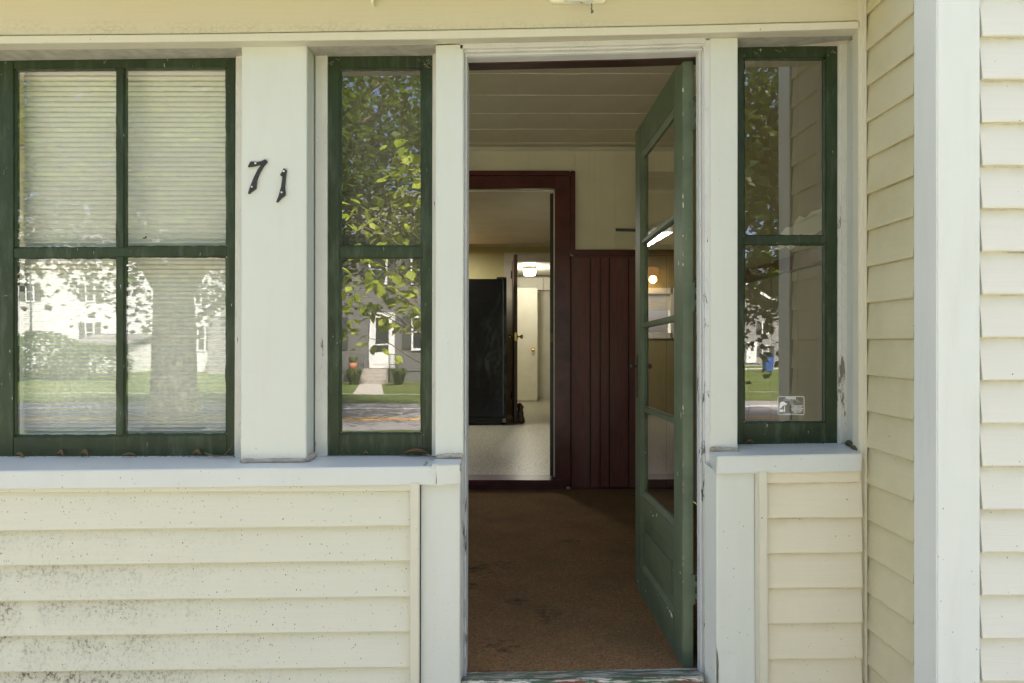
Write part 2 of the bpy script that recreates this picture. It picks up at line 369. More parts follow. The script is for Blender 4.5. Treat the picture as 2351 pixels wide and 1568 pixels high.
plain('drive', (.27, .25, .21), .85, .12, 3, bump=.4); plain('concrete', (.34, .31, .27), .85, .15, 8, bump=.4)
plain('house_white', (.60, .60, .585), .5, .04); plain('house_grey', (.135, .13, .125), .6, .06); plain('house_pale_grey', (.24, .235, .225), .6, .05)
plain('shutter_dark', (.05, .055, .05), .6); plain('roof_grey', (.12, .115, .11), .85, .2, 6, bump=.5); plain('far_trim', (.78, .78, .76), .5)
plain('terracotta', (.42, .16, .07), .7); plain('bin_blue', (.03, .09, .32), .45); plain('window_dark', (.03, .035, .04), .12)

# ------------------------------------------------------------------ setting: ground, road, steps
GZ = -.75
def sheet(x0, x1, y0, y1, z): return mesh_of('sheet', [(x0, y0, z), (x1, y0, z), (x1, y1, z), (x0, y1, z)], [(0, 1, 2, 3)])
struct('ground', sheet(-500, 500, -500, 500, GZ), M['lawn'])
def dep(py): return (ZC - GZ) * F / (py - CY)
def ry(py): return 2 * MIR + D - dep(py)
road = struct('road', sheet(-300, 300, ry(926), ry(988), GZ + .004), M['asphalt'])
for a, b_, m in ((936.8, 938.6, 'line_white'), (959.4, 961.2, 'line_yellow'), (963.2, 965.2, 'line_yellow')):
    link('lane_line', sheet(-300, 300, ry(a), ry(b_), GZ + .008), M[m], road)
struct('sidewalk', sheet(-300, 300, ry(903), ry(904.2), GZ + .004), M['drive'])
struct('bounce_paving', sheet(-7.5, 3.2, -10.8, -1.4, GZ + .004), M['drive'])  # unseen sunlit paving, added to bounce light onto facade and porch
struct('bounce_paving', sheet(-7.5, 3.2, -1.4, -.05, GZ + .004), M['drive'])
stoop = thing('front_steps', 'plain concrete steps below the open green entry door', 'steps', (.1, -.4, GZ))
link('step', box(XP(1030, 0), XP(1660, 0), -.62, -.09, GZ, -.19, .01), M['concrete'], stoop)
link('step', box(XP(1000, 0), XP(1690, 0), -.98, -.625, GZ, -.37, .01), M['concrete'], stoop)
link('step', box(XP(1000, 0), XP(1690, 0), -1.34, -.985, GZ, -.56, .01), M['concrete'], stoop)

# ------------------------------------------------------------------ porch shell (knee walls, header, soffit, roof)
XL, XR = -4.3, 1.10
core = M['wall_plain']
SILLZ = .672
kw = thing('knee_wall', 'speckled cream vinyl clapboard wall below the long window sill', 'wall', (XP(400, 0), -.06, GZ), kind='structure')
link('wall_core', box(XL, XP(1057, -.06), -.035, .13, GZ, SILLZ - .012, 0), core, kw)
SY = -.052
def board_x(xa, xb, za, zb, zta, ztb, yf, nst=9, proud=.0125):
    secs = []
    for i in range(nst):
        t = i / (nst - 1); x = lerp(xa, xb, t); z0 = lerp(za, zb, t) + (U(-.0006, .0006) if 0 < i < nst - 1 else 0); z1 = lerp(zta, ztb, t); w = U(-.0007, .0007)
        secs.append([Vector((x, y, z)) for y, z in ((yf + .012, z1), (yf - .001, z1), (yf - proud + w, z0 + .0045), (yf - proud + .0012 + w, z0 + .001), (yf - proud + .0035 + w, z0), (yf + .003, z0 + .001), (yf + .012, z0 + .002))])
    return loft(secs)
# bottom edges of the courses, frame units at px 0 and px 938 on the left wall
L = [(1220, 1208.5), (1300, 1289), (1382.3, 1371), (1462.5, 1451.5), (1545, 1533.5)]
PRD = .016
L += [(L[-1][0] + 81.5 * k, L[-1][1] + 81.5 * k) for k in range(1, 9)]
xr = XP(943, SY)
def zx(l, x):  # line height extended to the wall beyond the picture's edge
    z0, z1 = ZP(l[0], SY - .016), ZP(l[1], SY - .016); x0, x1 = XP(0, SY), XP(938, SY)
    return lerp(z0, z1, (max(x, -2.2) - x0) / (x1 - x0))
prev = (1131, 1124)
for l in L:
    p = [(-4.3, -1.9), (-1.9, xr)] if False else [(-4.3, xr)]
    za, zb = zx(l, -2.2), zx(l, xr); ta, tb = zx(prev, -2.2) + .006, zx(prev, xr) + .006
    if zb < GZ + .02: break
    link('siding_board', board_x(-2.2, xr, za, zb, ta, tb, SY, 12, .016), M['siding'], kw); prev = l
    link('siding_board', board_x(-4.3, -2.203, za, za, ta, ta, SY, 3), M['siding'], kw)
# finish strip under the sill and the J-channel at the end of the courses
fs = [[W(px, interp([(0, a), (943, b_)], px), SY + o) for o, a, b_ in ((-.0145, 1112, 1104), (-.0145, 1130, 1126.5), (-.011, 1132, 1128.5), (.01, 1132, 1128.5), (.01, 1112, 1104))] for px in (-330, 0, 480, 943)]
link('finish_strip', loft(fs), M['siding'], kw)
link('corner_channel', slab([(941, 1108), (963, 1108), (962, 1640), (941, 1640)], SY - .026, SY + .01, .003), M['trim_cream'], kw)
link('corner_channel', slab([(963.5, 1108), (965.2, 1108), (964.5, 1640), (962.6, 1640)], SY - .014, SY + .01, .0005), M['gap_dark'], kw)

kr = thing('knee_wall', 'clean tan vinyl clapboard panel below the short sill beside the door', 'wall', (XP(1850, 0), -.06, GZ), kind='structure')
link('wall_core', box(XP(1650, -.04), XR, -.035, .13, GZ, ZP(1060, 0), 0), core, kr)
Lr = [1191, 1271.8, 1352.8, 1433.6, 1515.5]; Lr += [1515.5 + 81.3 * k for k in range(1, 9)]
prev = 1110
for l in Lr:
    z0, z1 = ZP(l, SY - .0125), ZP(l - 2.8, SY - .0125)
    if z0 < GZ + .02: break
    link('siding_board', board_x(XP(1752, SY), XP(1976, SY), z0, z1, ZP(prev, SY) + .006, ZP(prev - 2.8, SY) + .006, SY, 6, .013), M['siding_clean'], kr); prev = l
link('finish_strip', slab([(1755, 1080), (1976, 1076), (1976, 1107), (1755, 1110.5)], SY - .012, SY + .01, .002), M['siding_clean'], kr)
f = [W(1732, 1082, SY - .006), W(1741, 1082, SY - .024), W(1744, 1640, SY - .024), W(1734.5, 1640, SY - .006)]
link('corner_channel', hexa(f, [Vector((v.x, .0, v.z)) for v in f], .001), M['trim_cream'], kr)
link('corner_channel', slab([(1741, 1082), (1762, 1082), (1764.5, 1640), (1744, 1640)], SY - .025, SY + .012, .0025), M['trim_cream'], kr)

# white wrapped base boards either side of the door
bb = thing('base_board', 'white metal wrapped board below the sill end between siding and doorway', 'board', (XP(1010, 0), -.05, GZ))
link('face', slab([(965, 1106), (1057, 1106), (1055.5, 1650), (964, 1650)], -.058, .05, .003), M['trim_white'], bb)
bb = thing('base_board', 'dented white metal wrapped board below the short sill beside the doorway', 'board', (XP(1690, 0), -.05, GZ))
secs = []
for py in [1084 + 12 * k for k in range(48)]:
    dent = 0 if py < 1480 else 6 * math.exp(-((py - 1560) / 55) ** 2) + (2.5 if 1500 < py < 1530 else 0)
    secs.append([W(1644.5 + dent, py, -.058), W(1649 + dent, py, -.0605 + dent * .0006), W(1690, py, -.0605), W(1731 + (py - 1084) * .005, py, -.059), Vector((XP(1732, -.059), .05, ZP(py, -.058))), Vector((XP(1644.5, -.058) + dent * .0004, .05, ZP(py, -.058)))])
link('face', loft(secs), M['trim_white'], bb)

# sills
ls = thing('window_sill', 'long white metal wrapped sill with caulk under the shaded window', 'sill', (XP(500, 0), -.02, .66))
def sill_sec(px, top, bot, yf=-.073, zb=None):
    t = W(px, top, yf); b_ = W(px, bot, yf); x = t.x
    return [Vector((x, .105, ZP(1046, .085) + (0 if zb is None else zb))), Vector((x, yf + .004, t.z + .001)), Vector((x, yf, t.z - .003)), Vector((x, yf, b_.z)), Vector((x, yf + .006, b_.z)), Vector((x, .105, b_.z))]
secs = [sill_sec(px, interp([(-200, 1083), (0, 1082), (480, 1077), (960, 1072)], px), interp([(-200, 1123), (0, 1122), (480, 1117.5), (960, 1112.5)], px)) for px in (-430, -200, 0, 240, 480, 720, 955, 1001)]
secs[-1][0].z -= .004
secs.insert(0, [Vector((XL, v.y, v.z)) for v in secs[0]])
link('sill_cover', loft(secs), M['trim_sill'], ls)
link('end_patch', hexa([W(1000, 1069, -.078), W(1055.5, 1067.5, -.076), W(1057.5, 1111, -.074), W(1003.5, 1115, -.079)], [W(1000, 1057, -.01), W(1053, 1055, -.01), W(1056, 1106, -.01), W(1003, 1108, -.01)], .0015), M['trim_white'], ls)
link('end_patch', hexa([W(992, 1066.5, -.074), W(1056, 1066, -.074), W(1056, 1072, -.07), W(992, 1074, -.07)], [W(1004, 1045, .04), W(1064, 1044, .04), W(1064, 1060, .04), W(1004, 1060, .04)], .0008), M['trim_sill'], ls)
def caulk(path, rad, parent, mat='caulk'):
    pts = []; rr = []
    for i in range(len(path) - 1):
        for k in range(8):
            t = k / 8; p = Vector(path[i]).lerp(Vector(path[i + 1]), t); pts.append(p + Vector((0, U(-.001, .001), U(-.001, .001)))); rr.append(rad * U(.8, 1.25))
    pts.append(Vector(path[-1])); rr.append(rad * .6); rr[0] = rad * .5
    link('caulk_bead', tube(pts, rr, 7), M[mat], parent)
caulk([W(551, 1059, -.004), W(600, 1058.5, -.004), W(704, 1056.5, -.004)], .0075, ls)
caulk([W(704, 1056, -.006), W(712, 1050, .03), W(724, 1043, .06)], .009, ls)
caulk([W(1000, 1050, .0), W(1030, 1046, -.004), W(1063, 1046, -.004)], .0075, ls)
caulk([W(974, 1071, -.068), W(980, 1060, -.03)], .004, ls)
rs = thing('window_sill', 'short boxy white sill jutting out beside the doorway', 'sill', (XP(1800, 0), -.02, .69))
T = [W(1646, 1048, -.073), W(1979, 1041.3, -.073), W(1977.5, 1082.6, -.073), W(1645, 1088.8, -.073)]
B = [Vector((XP(1630, 0) * 1.0, .105, ZP(1021, .085))), Vector((XR - .005, .105, ZP(1016, .085))), Vector((XR - .005, .105, T[2].z)), Vector((XP(1630, 0), .105, T[3].z))]
link('sill_cover', hexa(T, B, .0025), M['trim_sill'], rs)
caulk([W(1630.5, 1031.5, -.003), W(1660, 1033, -.004), W(1697, 1034.5, -.004)], .008, rs)
caulk([W(1946, 1016, .05), W(1956, 1020, .02), W(1969, 1034, -.03)], .008, rs, 'moss')

# header: frieze board, drip strip, underside, old wood head
FR = [(-330, 84), (0, 80.5), (460, 76.5), (1000, 68.3), (1560, 57.3), (1971, 47)]
TB = [(-330, 103), (0, 101), (460, 96.5), (1000, 90.3), (1560, 78.6), (1971, 66)]
UE = [(-330, 117), (0, 115), (540, 110.5), (1000, 102), (1560, 89.5), (1971, 82)]
hd = thing('porch_header', 'weathered cream beam with a drip strip running above windows and doorway', 'beam', (0, -.03, 1.95), kind='structure')
ST = [-330, 0, 230, 460, 730, 1000, 1280, 1560, 1770, 1971]
link('frieze_board', loft([[W(p, -60, -.034), W(p, interp(FR, p), -.036), Vector((XP(p, -.036), -.01, ZP(interp(FR, p), -.036))), Vector((XP(p, -.036), -.01, ZP(-60, -.034)))] for p in ST]), M['frieze'], hd)
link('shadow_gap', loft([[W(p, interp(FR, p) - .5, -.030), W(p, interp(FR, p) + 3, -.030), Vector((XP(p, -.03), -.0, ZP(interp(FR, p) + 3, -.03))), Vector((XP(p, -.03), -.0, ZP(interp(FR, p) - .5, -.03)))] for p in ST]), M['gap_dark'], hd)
link('drip_strip', loft([[W(p, interp(FR, p) + 1.6, -.045), W(p, interp(FR, p) + 3.2, -.048), W(p, interp(TB, p) - 2, -.048), W(p, interp(TB, p), -.045), W(p, interp(UE, p), .004), Vector((XP(p, 0), .01, ZP(interp(UE, p) - 8, 0))), W(p, interp(FR, p) + 1.6, -.01)] for p in ST]), M['trim_cream'], hd)
link('header_core', box(XL, XR, .0, .13, 2.02, 2.52, 0), core, hd)
link('header_core', box(XL, XP(-330, 0), -.045, .0, 1.97, 2.12, 0), M['frieze'], hd)
def head_under(p0, p1, ys):    # underside of the old wood head between two posts
    secs = []
    for p in [lerp(p0, p1, k / 4) for k in range(5)]:
        y1 = interp(ys, p); x0 = W(p, interp(UE, p), .003)
        secs.append([x0, Vector((x0.x, .095, ZP(y1, .085))), Vector((x0.x, .095, 2.03)), Vector((x0.x, .003, 2.03))])
    link('head_board', loft(secs), M['head_wood'], hd)
head_under(-330, 556, [(-330, 143), (0, 138), (545, 131)]); head_under(703, 1002, [(703, 130), (1000, 126)]); head_under(1690, 1971, [(1690, 109), (1930, 103), (1971, 102)])
head_under(1062, 1632, [(1062, 127), (1632, 112)])
struct('porch_soffit', hexa([(XL, -.22, 2.105), (XR + .0, -.22, 2.128), (XR, -.22, 2.15), (XL, -.22, 2.13)], [(XL, -.01, 2.112), (XR, -.01, 2.135), (XR, -.01, 2.16), (XL, -.01, 2.14)], 0), M['soffit_cream'], 'cream soffit board above the porch header', 'soffit')
struct('porch_roof', hexa([(XL - .2, -.24, 2.16), (XR + .0, -.24, 2.165), (XR + .0, -.24, 2.22), (XL - .2, -.24, 2.21)], [(XL - .2, 3.2, 3.1), (XR + .0, 3.2, 3.1), (XR + .0, 3.2, 3.2), (XL - .2, 3.2, 3.2)], 0), M['roof_grey'], 'low grey shingled porch roof above the soffit', 'roof')

# posts
def post(label, x0, x1, y0a, y0b, y1, xb0=None, xb1=None, yb=.10):
    t = thing('porch_post', label, 'post', (XP((x0 + x1) / 2, 0), .05, ZP(y1, 0)))
    link('metal_wrap', slab([(x0, y0a), (x1, y0b), (x1 if xb1 is None else xb1, y1), (x0 if xb0 is None else xb0, y1)], 0, yb, .0025), M['trim_white'], t); return t
post('wide white metal wrapped post carrying the black house number', 554.5, 705, 103, 101, 1062, 552.5, 703)
post('narrow white post between the small window and the open doorway', 1000, 1064, 103, 101, 1050, 999, 1064)
post('narrow white post on the hinge side of the open green door', 1629.5, 1694, 87, 85, 1036, 1629.5, 1693.5)
rv = thing('window_reveal', 'pale green grey metal reveal closing the window recess at the inside corner', 'trim', (XP(1955, 0), .03, .7))
link('face', hexa([W(1943, 98, .075), W(1971, 86, -.035), W(1971, 1046, -.035), W(1944, 1013, .075)], [(XR + .02, .08, ZP(98, .075)), (XR + .02, -.03, ZP(86, -.035)), (XR + .02, -.03, ZP(1040, -.035)), (XR + .02, .08, ZP(1013, .075))], 0), M['trim_white'], rv)

# ------------------------------------------------------------------ windows
def jag(x0, x1, y0, y1, yf, yb, side, amp=1.6, n=26):
    """thin putty bead whose glass-side edge wanders; side = which edge is ragged (T,B,L,R)"""
    secs = []
    for i in range(n):
        t = i / (n - 1); j = U(-amp, amp) * (1 if rnd() < .6 else .3)
        if side in 'TB':
            p = lerp(x0, x1, t); a, b_ = (y0, y1 + j) if side == 'B' else (y0 + j, y1); q = [(p, a), (p, b_)]
        else:
            p = lerp(y0, y1, t); a, b_ = (x0, x1 + j) if side == 'R' else (x0 + j, x1); q = [(a, p), (b_, p)]
        u, v = (W(q[0][0], q[0][1], yf), W(q[1][0], q[1][1], yf))
        if side in 'BR': v = Vector((v.x, yb - .002, v.z))
        else: u = Vector((u.x, yb - .002, u.z))
        secs.append([u, v, Vector((v.x, yb, v.z)), Vector((u.x, yb, u.z))])
    return loft(secs)
def window(name, label, xs, ys, xo, yo, tilt, group=None, yaw=0.0):
    """xs, ys: glass edges (pairs) ; xo, yo: outer sash edges; frame units on the sash face"""
    t = thing(name, label, 'window', (XP(sum(xo) / 2, .085), .1, ZP(yo[1], .085)), group); g = M['sash_green']; YS, YG, YB = .085, .096, .115
    def pt(px, py): return (px, py + tilt * (px - xo[0]))
    def piece(n, a, b_, c, d, yf=YS): return link(n, slab([pt(a, c), pt(b_, c), pt(b_, d), pt(a, d)], yf, YB, .0018), g, t)
    piece('stile', xo[0], xs[0][0] - 5, yo[0], yo[1]); piece('stile', xs[-1][1] + 5, xo[1], yo[0], yo[1])
    piece('rail', xs[0][0] - 5, xs[-1][1] + 5, yo[0], ys[0][0] - 4, YS + .0006); piece('rail', xs[0][0] - 5, xs[-1][1] + 5, ys[-1][1] + 5, yo[1], YS + .0006)
    for (a, b_), (c, d) in zip(ys, ys[1:]): piece('muntin', xs[0][0] - 5, xs[-1][1] + 5, b_ + 3, c - 3, YS + .002)
    for (a, b_), (c, d) in zip(xs, xs[1:]):
        for (e, f_) in ys: piece('muntin', b_ + 2, c - 3, e - 4, f_ + 3.2, YS + .002)
    for (a, b_) in xs:
        for (c, d) in ys:
            f_ = [W(*pt(a - 4, c - 4), YG), W(*pt(b_ + 4, c - 4), YG), W(*pt(b_ + 4, d + 4), YG), W(*pt(a - 4, d + 4), YG)]
            for v, sg in zip(f_, (-1, 1, 1, -1)): v.y += sg * yaw * abs(f_[1].x - f_[0].x) / 2
            p = link('pane', mesh_of('pane', f_, [(0, 1, 2, 3)]), M['old_glass'], t)
            o = tilt * ((a + b_) / 2 - xo[0])
            for args in ((a - 6, a, c, d, 'R'), (b_, b_ + 6, c, d, 'L'), (a, b_, c - 5, c, 'B'), (a, b_, d, d + 6, 'T')):
                link('putty', jag(args[0], args[1], args[2] + o, args[3] + o, YS + .0035, YG + .0005, args[4], 1.1), g, p)
    return t
w1 = window('porch_window', 'wide green four-pane window with a pleated shade behind its glass', [(36, 264), (287, 516)], [(163, 568), (596, 1000)], (-32, 540), (139, 1051), -.011)
window('porch_window', 'narrow green two-pane window mirroring the leafy branch and grey house', [(784, 965)], [(161, 563), (594, 993)], (752, 993), (128.5, 1045), -.003)
window('porch_window', 'narrow green two-pane window with the firemen pet sticker on its glass', [(1712, 1891)], [(137, 539.5), (564, 968)], (1680, 1925), (107, 1020), -.008, yaw=.0175)
def copy_tree(o, dx, parent=None):
    c = o.copy(); COL.objects.link(c); c.parent = parent
    if parent is None: c.location.x += dx
    else: c.matrix_parent_inverse = o.matrix_parent_inverse.copy()
    if o.name.startswith('pane'): c.material_slots[0].link = 'OBJECT'; c.material_slots[0].material = M['far_glass']
    for ch in [x for x in bpy.data.objects if x.parent == o]: copy_tree(ch, dx, c)
    return c
for k in (1, 2, 3):  # unseen windows added to let more daylight into the porch
    c = copy_tree(w1, -.835 * k); tag(c, 'added unseen green four-pane window letting daylight into the porch, farther along the sill', None, 'added porch windows farther along')
# painted stops and jambs beside the sashes
stp = thing('window_jamb', 'peeling white wooden jamb beside the narrow window and wide post', 'jamb', (XP(738, .08), .09, .69))
link('stop', slab([(724, 122), (751.5, 125), (751, 1047), (723, 1050)], .076, .13, .0012), M['old_white'], stp)
stp = thing('window_jamb', 'thin white wooden jamb between the wide shaded window and wide post', 'jamb', (XP(548, .08), .09, .69))
link('stop', slab([(541, 128), (575, 125), (575, 1050), (538, 1050)], .074, .13, .0012), M['old_white'], stp)
stp = thing('window_jamb', 'sliver of peeling white jamb between narrow window and doorway post', 'jamb', (XP(996, .08), .09, .69))
link('stop', slab([(993, 122), (1010, 122), (1010, 1047), (991.5, 1047)], .074, .13, .0012), M['old_white'], stp)
stp = thing('window_jamb', 'peeling white wooden jamb beside the sticker window at the inside corner', 'jamb', (XP(1934, .08), .09, .69))
link('stop', slab([(1925, 100), (1933, 99), (1934, 1018), (1924, 1019)], .078, .13, .0012), M['old_white'], stp)
link('stop', slab([(1932, 99), (1945, 98), (1946, 1017), (1933, 1018)], .072, .13, .0012), M['old_white'], stp)
# pleated shade behind the wide window
def pleats():
    v, fc = [], []; z = ZP(150, .14); i = 0; zb = ZP(1040, .14)
    x0, x1 = XP(53, .15), XP(560, .15)
    while z > zb:
        t = (ZP(150, .14) - z) / (ZP(150, .14) - zb); h = lerp(.0088, .0062, t); dep_ = lerp(.008, .0125, t)
        yy = .148 + (dep_ if i % 2 else 0); xo = .006 if i % 2 else 0
        v += [(x0 + xo + U(-.0008, .0008), yy, z), (lerp(x0, x1, .5), yy + U(-.0006, .0006), z + U(-.0008, .0008)), (x1, yy, z)]; z -= h; i += 1
    for k in range(i - 1): fc += [(3 * k, 3 * k + 1, 3 * k + 4, 3 * k + 3), (3 * k + 1, 3 * k + 2, 3 * k + 5, 3 * k + 4)]
    return mesh_of('pleats', v, fc)
tag(link('pleated_blind', pleats(), M['shade_fabric']), 'off white pleated paper shade hanging behind the wide window', 'window shade')
def pegmat():
    b = NB('pegboard'); b.co = b.map((87, 87, 87)); d_ = b.vor(1, b.co, rand=0)
    M['pegboard'] = b.pbr(b.mix(b.math('LESS_THAN', d_, .22), (.085, .078, .05), (.008, .007, .005)), .7)
pegmat()
tag(link('pegboard', rect(775, 972, 592, 1002, .135, .141, 0), M['pegboard']), 'brown perforated hardboard leaning behind the lower pane of the narrow window', 'pegboard')
tag(link('backing_blind', rect(772, 978, 150, 590, .15, .152, 0), M['shade_brown']), 'drab brown blind added behind the upper pane of the narrow window to darken it', 'blind')  # added as dark backing so the pane's reflection stays clear
tag(link('shade_clip', rect(37, 55, 656, 669, .125, .14, .001), M['black_iron']), 'small black clip at the edge of the pleated shade', 'clip')

# ------------------------------------------------------------------ door frame and entry door
df = thing('door_frame', 'white painted door frame with beaded moulding and a weathered threshold', 'door frame', (.25, .05, 0))
def mould(a, b_, prof, mat='jamb_white'):   # prof: (offset towards opening in px, depth)
    return None
jl = [[(1063, -.002, 0), (1063, .012, 0), (1066.3, .012, 0), (1067.2, .018, 0), (1069, .018, 0), (1069.8, .026, 0), (1072.5, .026, 0), (1073.5, .03, 0), (1073.5, .10, 0), (1050, .10, 0), (1050, -.002, 0)]]
def vprof(pr, y0, y1, drift): # vertical moulding; drift = px shift at the bottom
    return loft([[W(p + d_, py, y) if False else Vector((XP(p + d_, .02), y, ZP(py, .02))) for p, y in pr] for py, d_ in [(lerp(y0, y1, k / 12), lerp(0, drift, k / 12)) for k in range(13)]])
PL = [(1058, .004), (1063.5, .004), (1064.5, .012), (1066.6, .012), (1067.2, .02), (1069.2, .02), (1070, .015), (1072, .015), (1073.4, .022), (1073.4, .11), (1058, .11)]
link('jamb', vprof(PL, 108, 1640, -3.5), M['jamb_white'], df)
link('jamb', vprof([(1056, -.05), (1063, -.002), (1063, .02), (1050, .02), (1050, -.05)], 1108, 1640, -2), M['trim_white'], df)
PR = [(1626, .005), (1613.5, .005), (1613, .012), (1610.5, .012), (1610, .02), (1607.6, .02), (1607, .015), (1604.8, .015), (1603.4, .022), (1603.4, .05), (1626, .05)]
link('jamb', vprof(PR, 96, 1640, 4), M['jamb_white'], df)
link('jamb', hexa([W(1617, 1062, .0), W(1645, 1084, -.058), W(1645, 1650, -.058), W(1619, 1650, .0)], [W(1620, 1055, .02), (XP(1650, 0), .02, ZP(1084, -.058)), (XP(1650, 0), .02, ZP(1650, -.058)), W(1622, 1650, .02)], 0), M['trim_white'], df)
link('jamb', box(XP(1618, .13), XP(1650, .13), .051, .13, 0, 2.0, 0), M['gap_dark'], df)
HP = [(-26, .0), (-15, .0), (-14, .010), (-10, .010), (-9, .018), (-6, .018), (-5, .012), (-1.5, .012), (0, .02), (0, .11), (-26, .11)]
HB = [(1058, 132.5), (1200, 129.7), (1340, 126.4), (1480, 123), (1616, 118.5)]
link('head_jamb', loft([[Vector((XP(p, .02), y, ZP(q + o, .02))) for o, y in HP] for p, q in HB]), M['jamb_white'], df)
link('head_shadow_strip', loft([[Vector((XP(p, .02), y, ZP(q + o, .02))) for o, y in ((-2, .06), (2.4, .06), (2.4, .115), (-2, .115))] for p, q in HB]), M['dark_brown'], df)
link('threshold', hexa([W(1060, 1562, -.035), W(1616, 1553, -.035), W(1616, 1600, -.035), W(1060, 1608, -.035)], [(XP(1060, .05), .075, -.008), (XP(1616, .05), .075, .006), (XP(1616, .05), .075, -.06), (XP(1060, .05), .075, -.06)], .004), M['threshold_paint'], df)
for k in range(7):   # peeled flakes on the jamb edge
    py = U(1380, 1540); link('paint_flake', hexa([Vector((XP(1069, .02) + U(-.002, .001), .012, ZP(py, .02))) + Vector(q) for q in ((0, -.001, .012), (.003, -.004, .010), (.003, -.003, -.012), (0, -.001, -.010))], [Vector((XP(1069, .02), .016, ZP(py, .02))) + Vector(q) for q in ((0, 0, .012), (.003, 0, .010), (.003, 0, -.012), (0, 0, -.010))], 0), M['jamb_white'], df)

HX, HY, DW, DZ = .5545, .085, .758, 1.99       # hinge corner of the leaf, its width and height; leaf swings open to about 90 degrees
DT = .035
ed = thing('entry_door', 'open green entry door with four glass lites and a raised bottom panel', 'door', (HX, HY, 0))
DA = math.atan2(-.018, DW)
def DP(u, t, z):   # u along the leaf from the hinge, t through it (0 = face seen from outside), z up
    z2 = z - .012 * u / DW * (1 if z < 1 else 1.6)
    return Vector((HX + math.sin(DA) * u + t, HY + u, z2))
def dbox(n, u0, u1, t0, t1, z0, z1, mat='door_green', bev=.0025, parent=None):
    return link(n, hexa([DP(u0, t0, z1), DP(u1, t0, z1), DP(u1, t0, z0), DP(u0, t0, z0)], [DP(u0, t1, z1), DP(u1, t1, z1), DP(u1, t1, z0), DP(u0, t1, z0)], bev), M[mat], parent or ed)
SW_ = .112
dbox('stile', 0, SW_, 0, DT, -.002, DZ); dbox('stile', DW - .10, DW, 0, DT, -.002, DZ)
dbox('rail', SW_, DW - .10, .0004, DT - .0004, 1.862, DZ - .001); dbox('rail', SW_, DW - .10, .0004, DT - .0004, .345, .43); dbox('rail', SW_, DW - .10, .0004, DT - .0004, .0, .125)
def stick(u0, u1, z0, z1, w=.016, parent=None):   # sloped moulding around an opening
    q = [(u0, z0), (u1, z0), (u1, z1), (u0, z1)]; c = [(u0 + w, z0 + w), (u1 - w, z0 + w), (u1 - w, z1 - w), (u0 + w, z1 - w)]
    for i in range(4):
        j = (i + 1) % 4; a = [DP(*p_) for p_ in ((q[i][0], .003, q[i][1]), (q[j][0], .003, q[j][1]), (c[j][0], .013, c[j][1]), (c[i][0], .013, c[i][1]))]
        link('moulding', hexa(a, [v + Vector((.012, 0, 0)) for v in a], 0), M['door_green'], ed)
stick(SW_, DW - .10, .43, 1.862); stick(SW_, DW - .10, .125, .345, .014)
dbox('panel', SW_ + .012, DW - .112, .014, .024, .137, .333, bev=.001); dbox('panel_field', SW_ + .06, DW - .16, .006, .02, .175, .295, bev=.006)
gz = [.446, .79, 1.1435, 1.4935, 1.846]
for a, b_ in zip(gz, gz[1:]):
    f_ = [DP(SW_ + .01, .0165, b_ + .002), DP(DW - .11, .0165, b_ + .002), DP(DW - .11, .0165, a - .002), DP(SW_ + .01, .0165, a - .002)]
    link('pane', mesh_of('pane', f_, [(0, 1, 2, 3)]), M['door_glass'], ed)
for z in gz[1:-1]: dbox('muntin', SW_ + .01, DW - .11, .005, .03, z - .011, z + .011, bev=.004)
dbox('lock_plate', DW - .002, DW + .0015, .008, .028, .86, 1.0, 'grey_metal', .0005)
dbox('lock_plate', DW - .055, DW - .025, -.003, .001, .83, 1.02, 'bronze', .001)
def chip(u, z, w, h):
    pts = [(u + w * math.cos(a) * U(.5, 1), z + h * math.sin(a) * U(.4, 1)) for a in [k * .7 for k in range(9)]]
    return pts
def add_chip(u, z, w, h, t=-.0004): link('paint_chip', mesh_of('chip', [DP(a, t, b_) for a, b_ in chip(u, z, w, h)], [tuple(range(9))]), M['white_plastic'], ed)
for q in ((.14, .118, .016, .012), (.165, .122, .012, .006), (.20, .121, .010, .004), (.33, .121, .006, .003), (.42, .395, .012, .006), (.36, .412, .008, .012), (.46, .40, .006, .004), (.06, .62, .004, .012), (.02, .82, .004, .016), (.05, 1.32, .004, .010), (.03, .30, .006, .006), (.70, .05, .012, .005), (.55, .06, .010, .004)): add_chip(*q)
for k in range(16):
    z = U(.05, 1.95); hh = U(.004, .022); link('edge_wear', flat_shape([Vector((HX + p_ + U(-.0005, .0005), HY, z + q_ * hh)) for p_, q_ in ((.0, .1), (.0012, 0), (.0026, .3), (.0018, .7), (.0008, 1), (.0, .8))], .0005), M['casing_tan' if k % 3 else 'white_plastic'], ed)
kb = link('knob', lathe([(.0, -.03), (.008, -.03), (.011, -.024), (.011, -.017), (.006, -.012), (.005, -.004), (.009, .0)], 16, 'X', DP(DW - .04, 0, .965)), M['bronze'], ed)
def hinge(z):
    h = link('hinge', lathe([(.0055, z - .05), (.0055, z + .05)], 12, 'Z', (HX + DT + .010, HY - .004, 0)), M['grey_metal'], ed)
    for k in range(5): link('knuckle', lathe([(.0068, z - .048 + .0196 * k), (.0068, z - .031 + .0196 * k)], 12, 'Z', (HX + DT + .010, HY - .004, 0)), M['door_green' if k % 2 else 'dark_brown'], h)
    link('pin_tip', lathe([(0, z + .064), (.004, z + .062), (.0055, z + .056), (.004, z + .05)], 10, 'Z', (HX + DT + .010, HY - .004, 0)), M['dark_brown'], h)
    link('hinge_leaf', box(HX + DT - .012, HX + DT + .006, HY - .0035, HY + .002, z - .048, z + .048, .0005), M['door_green'], h)
for z in (1.795, 1.205, .255): hinge(z)

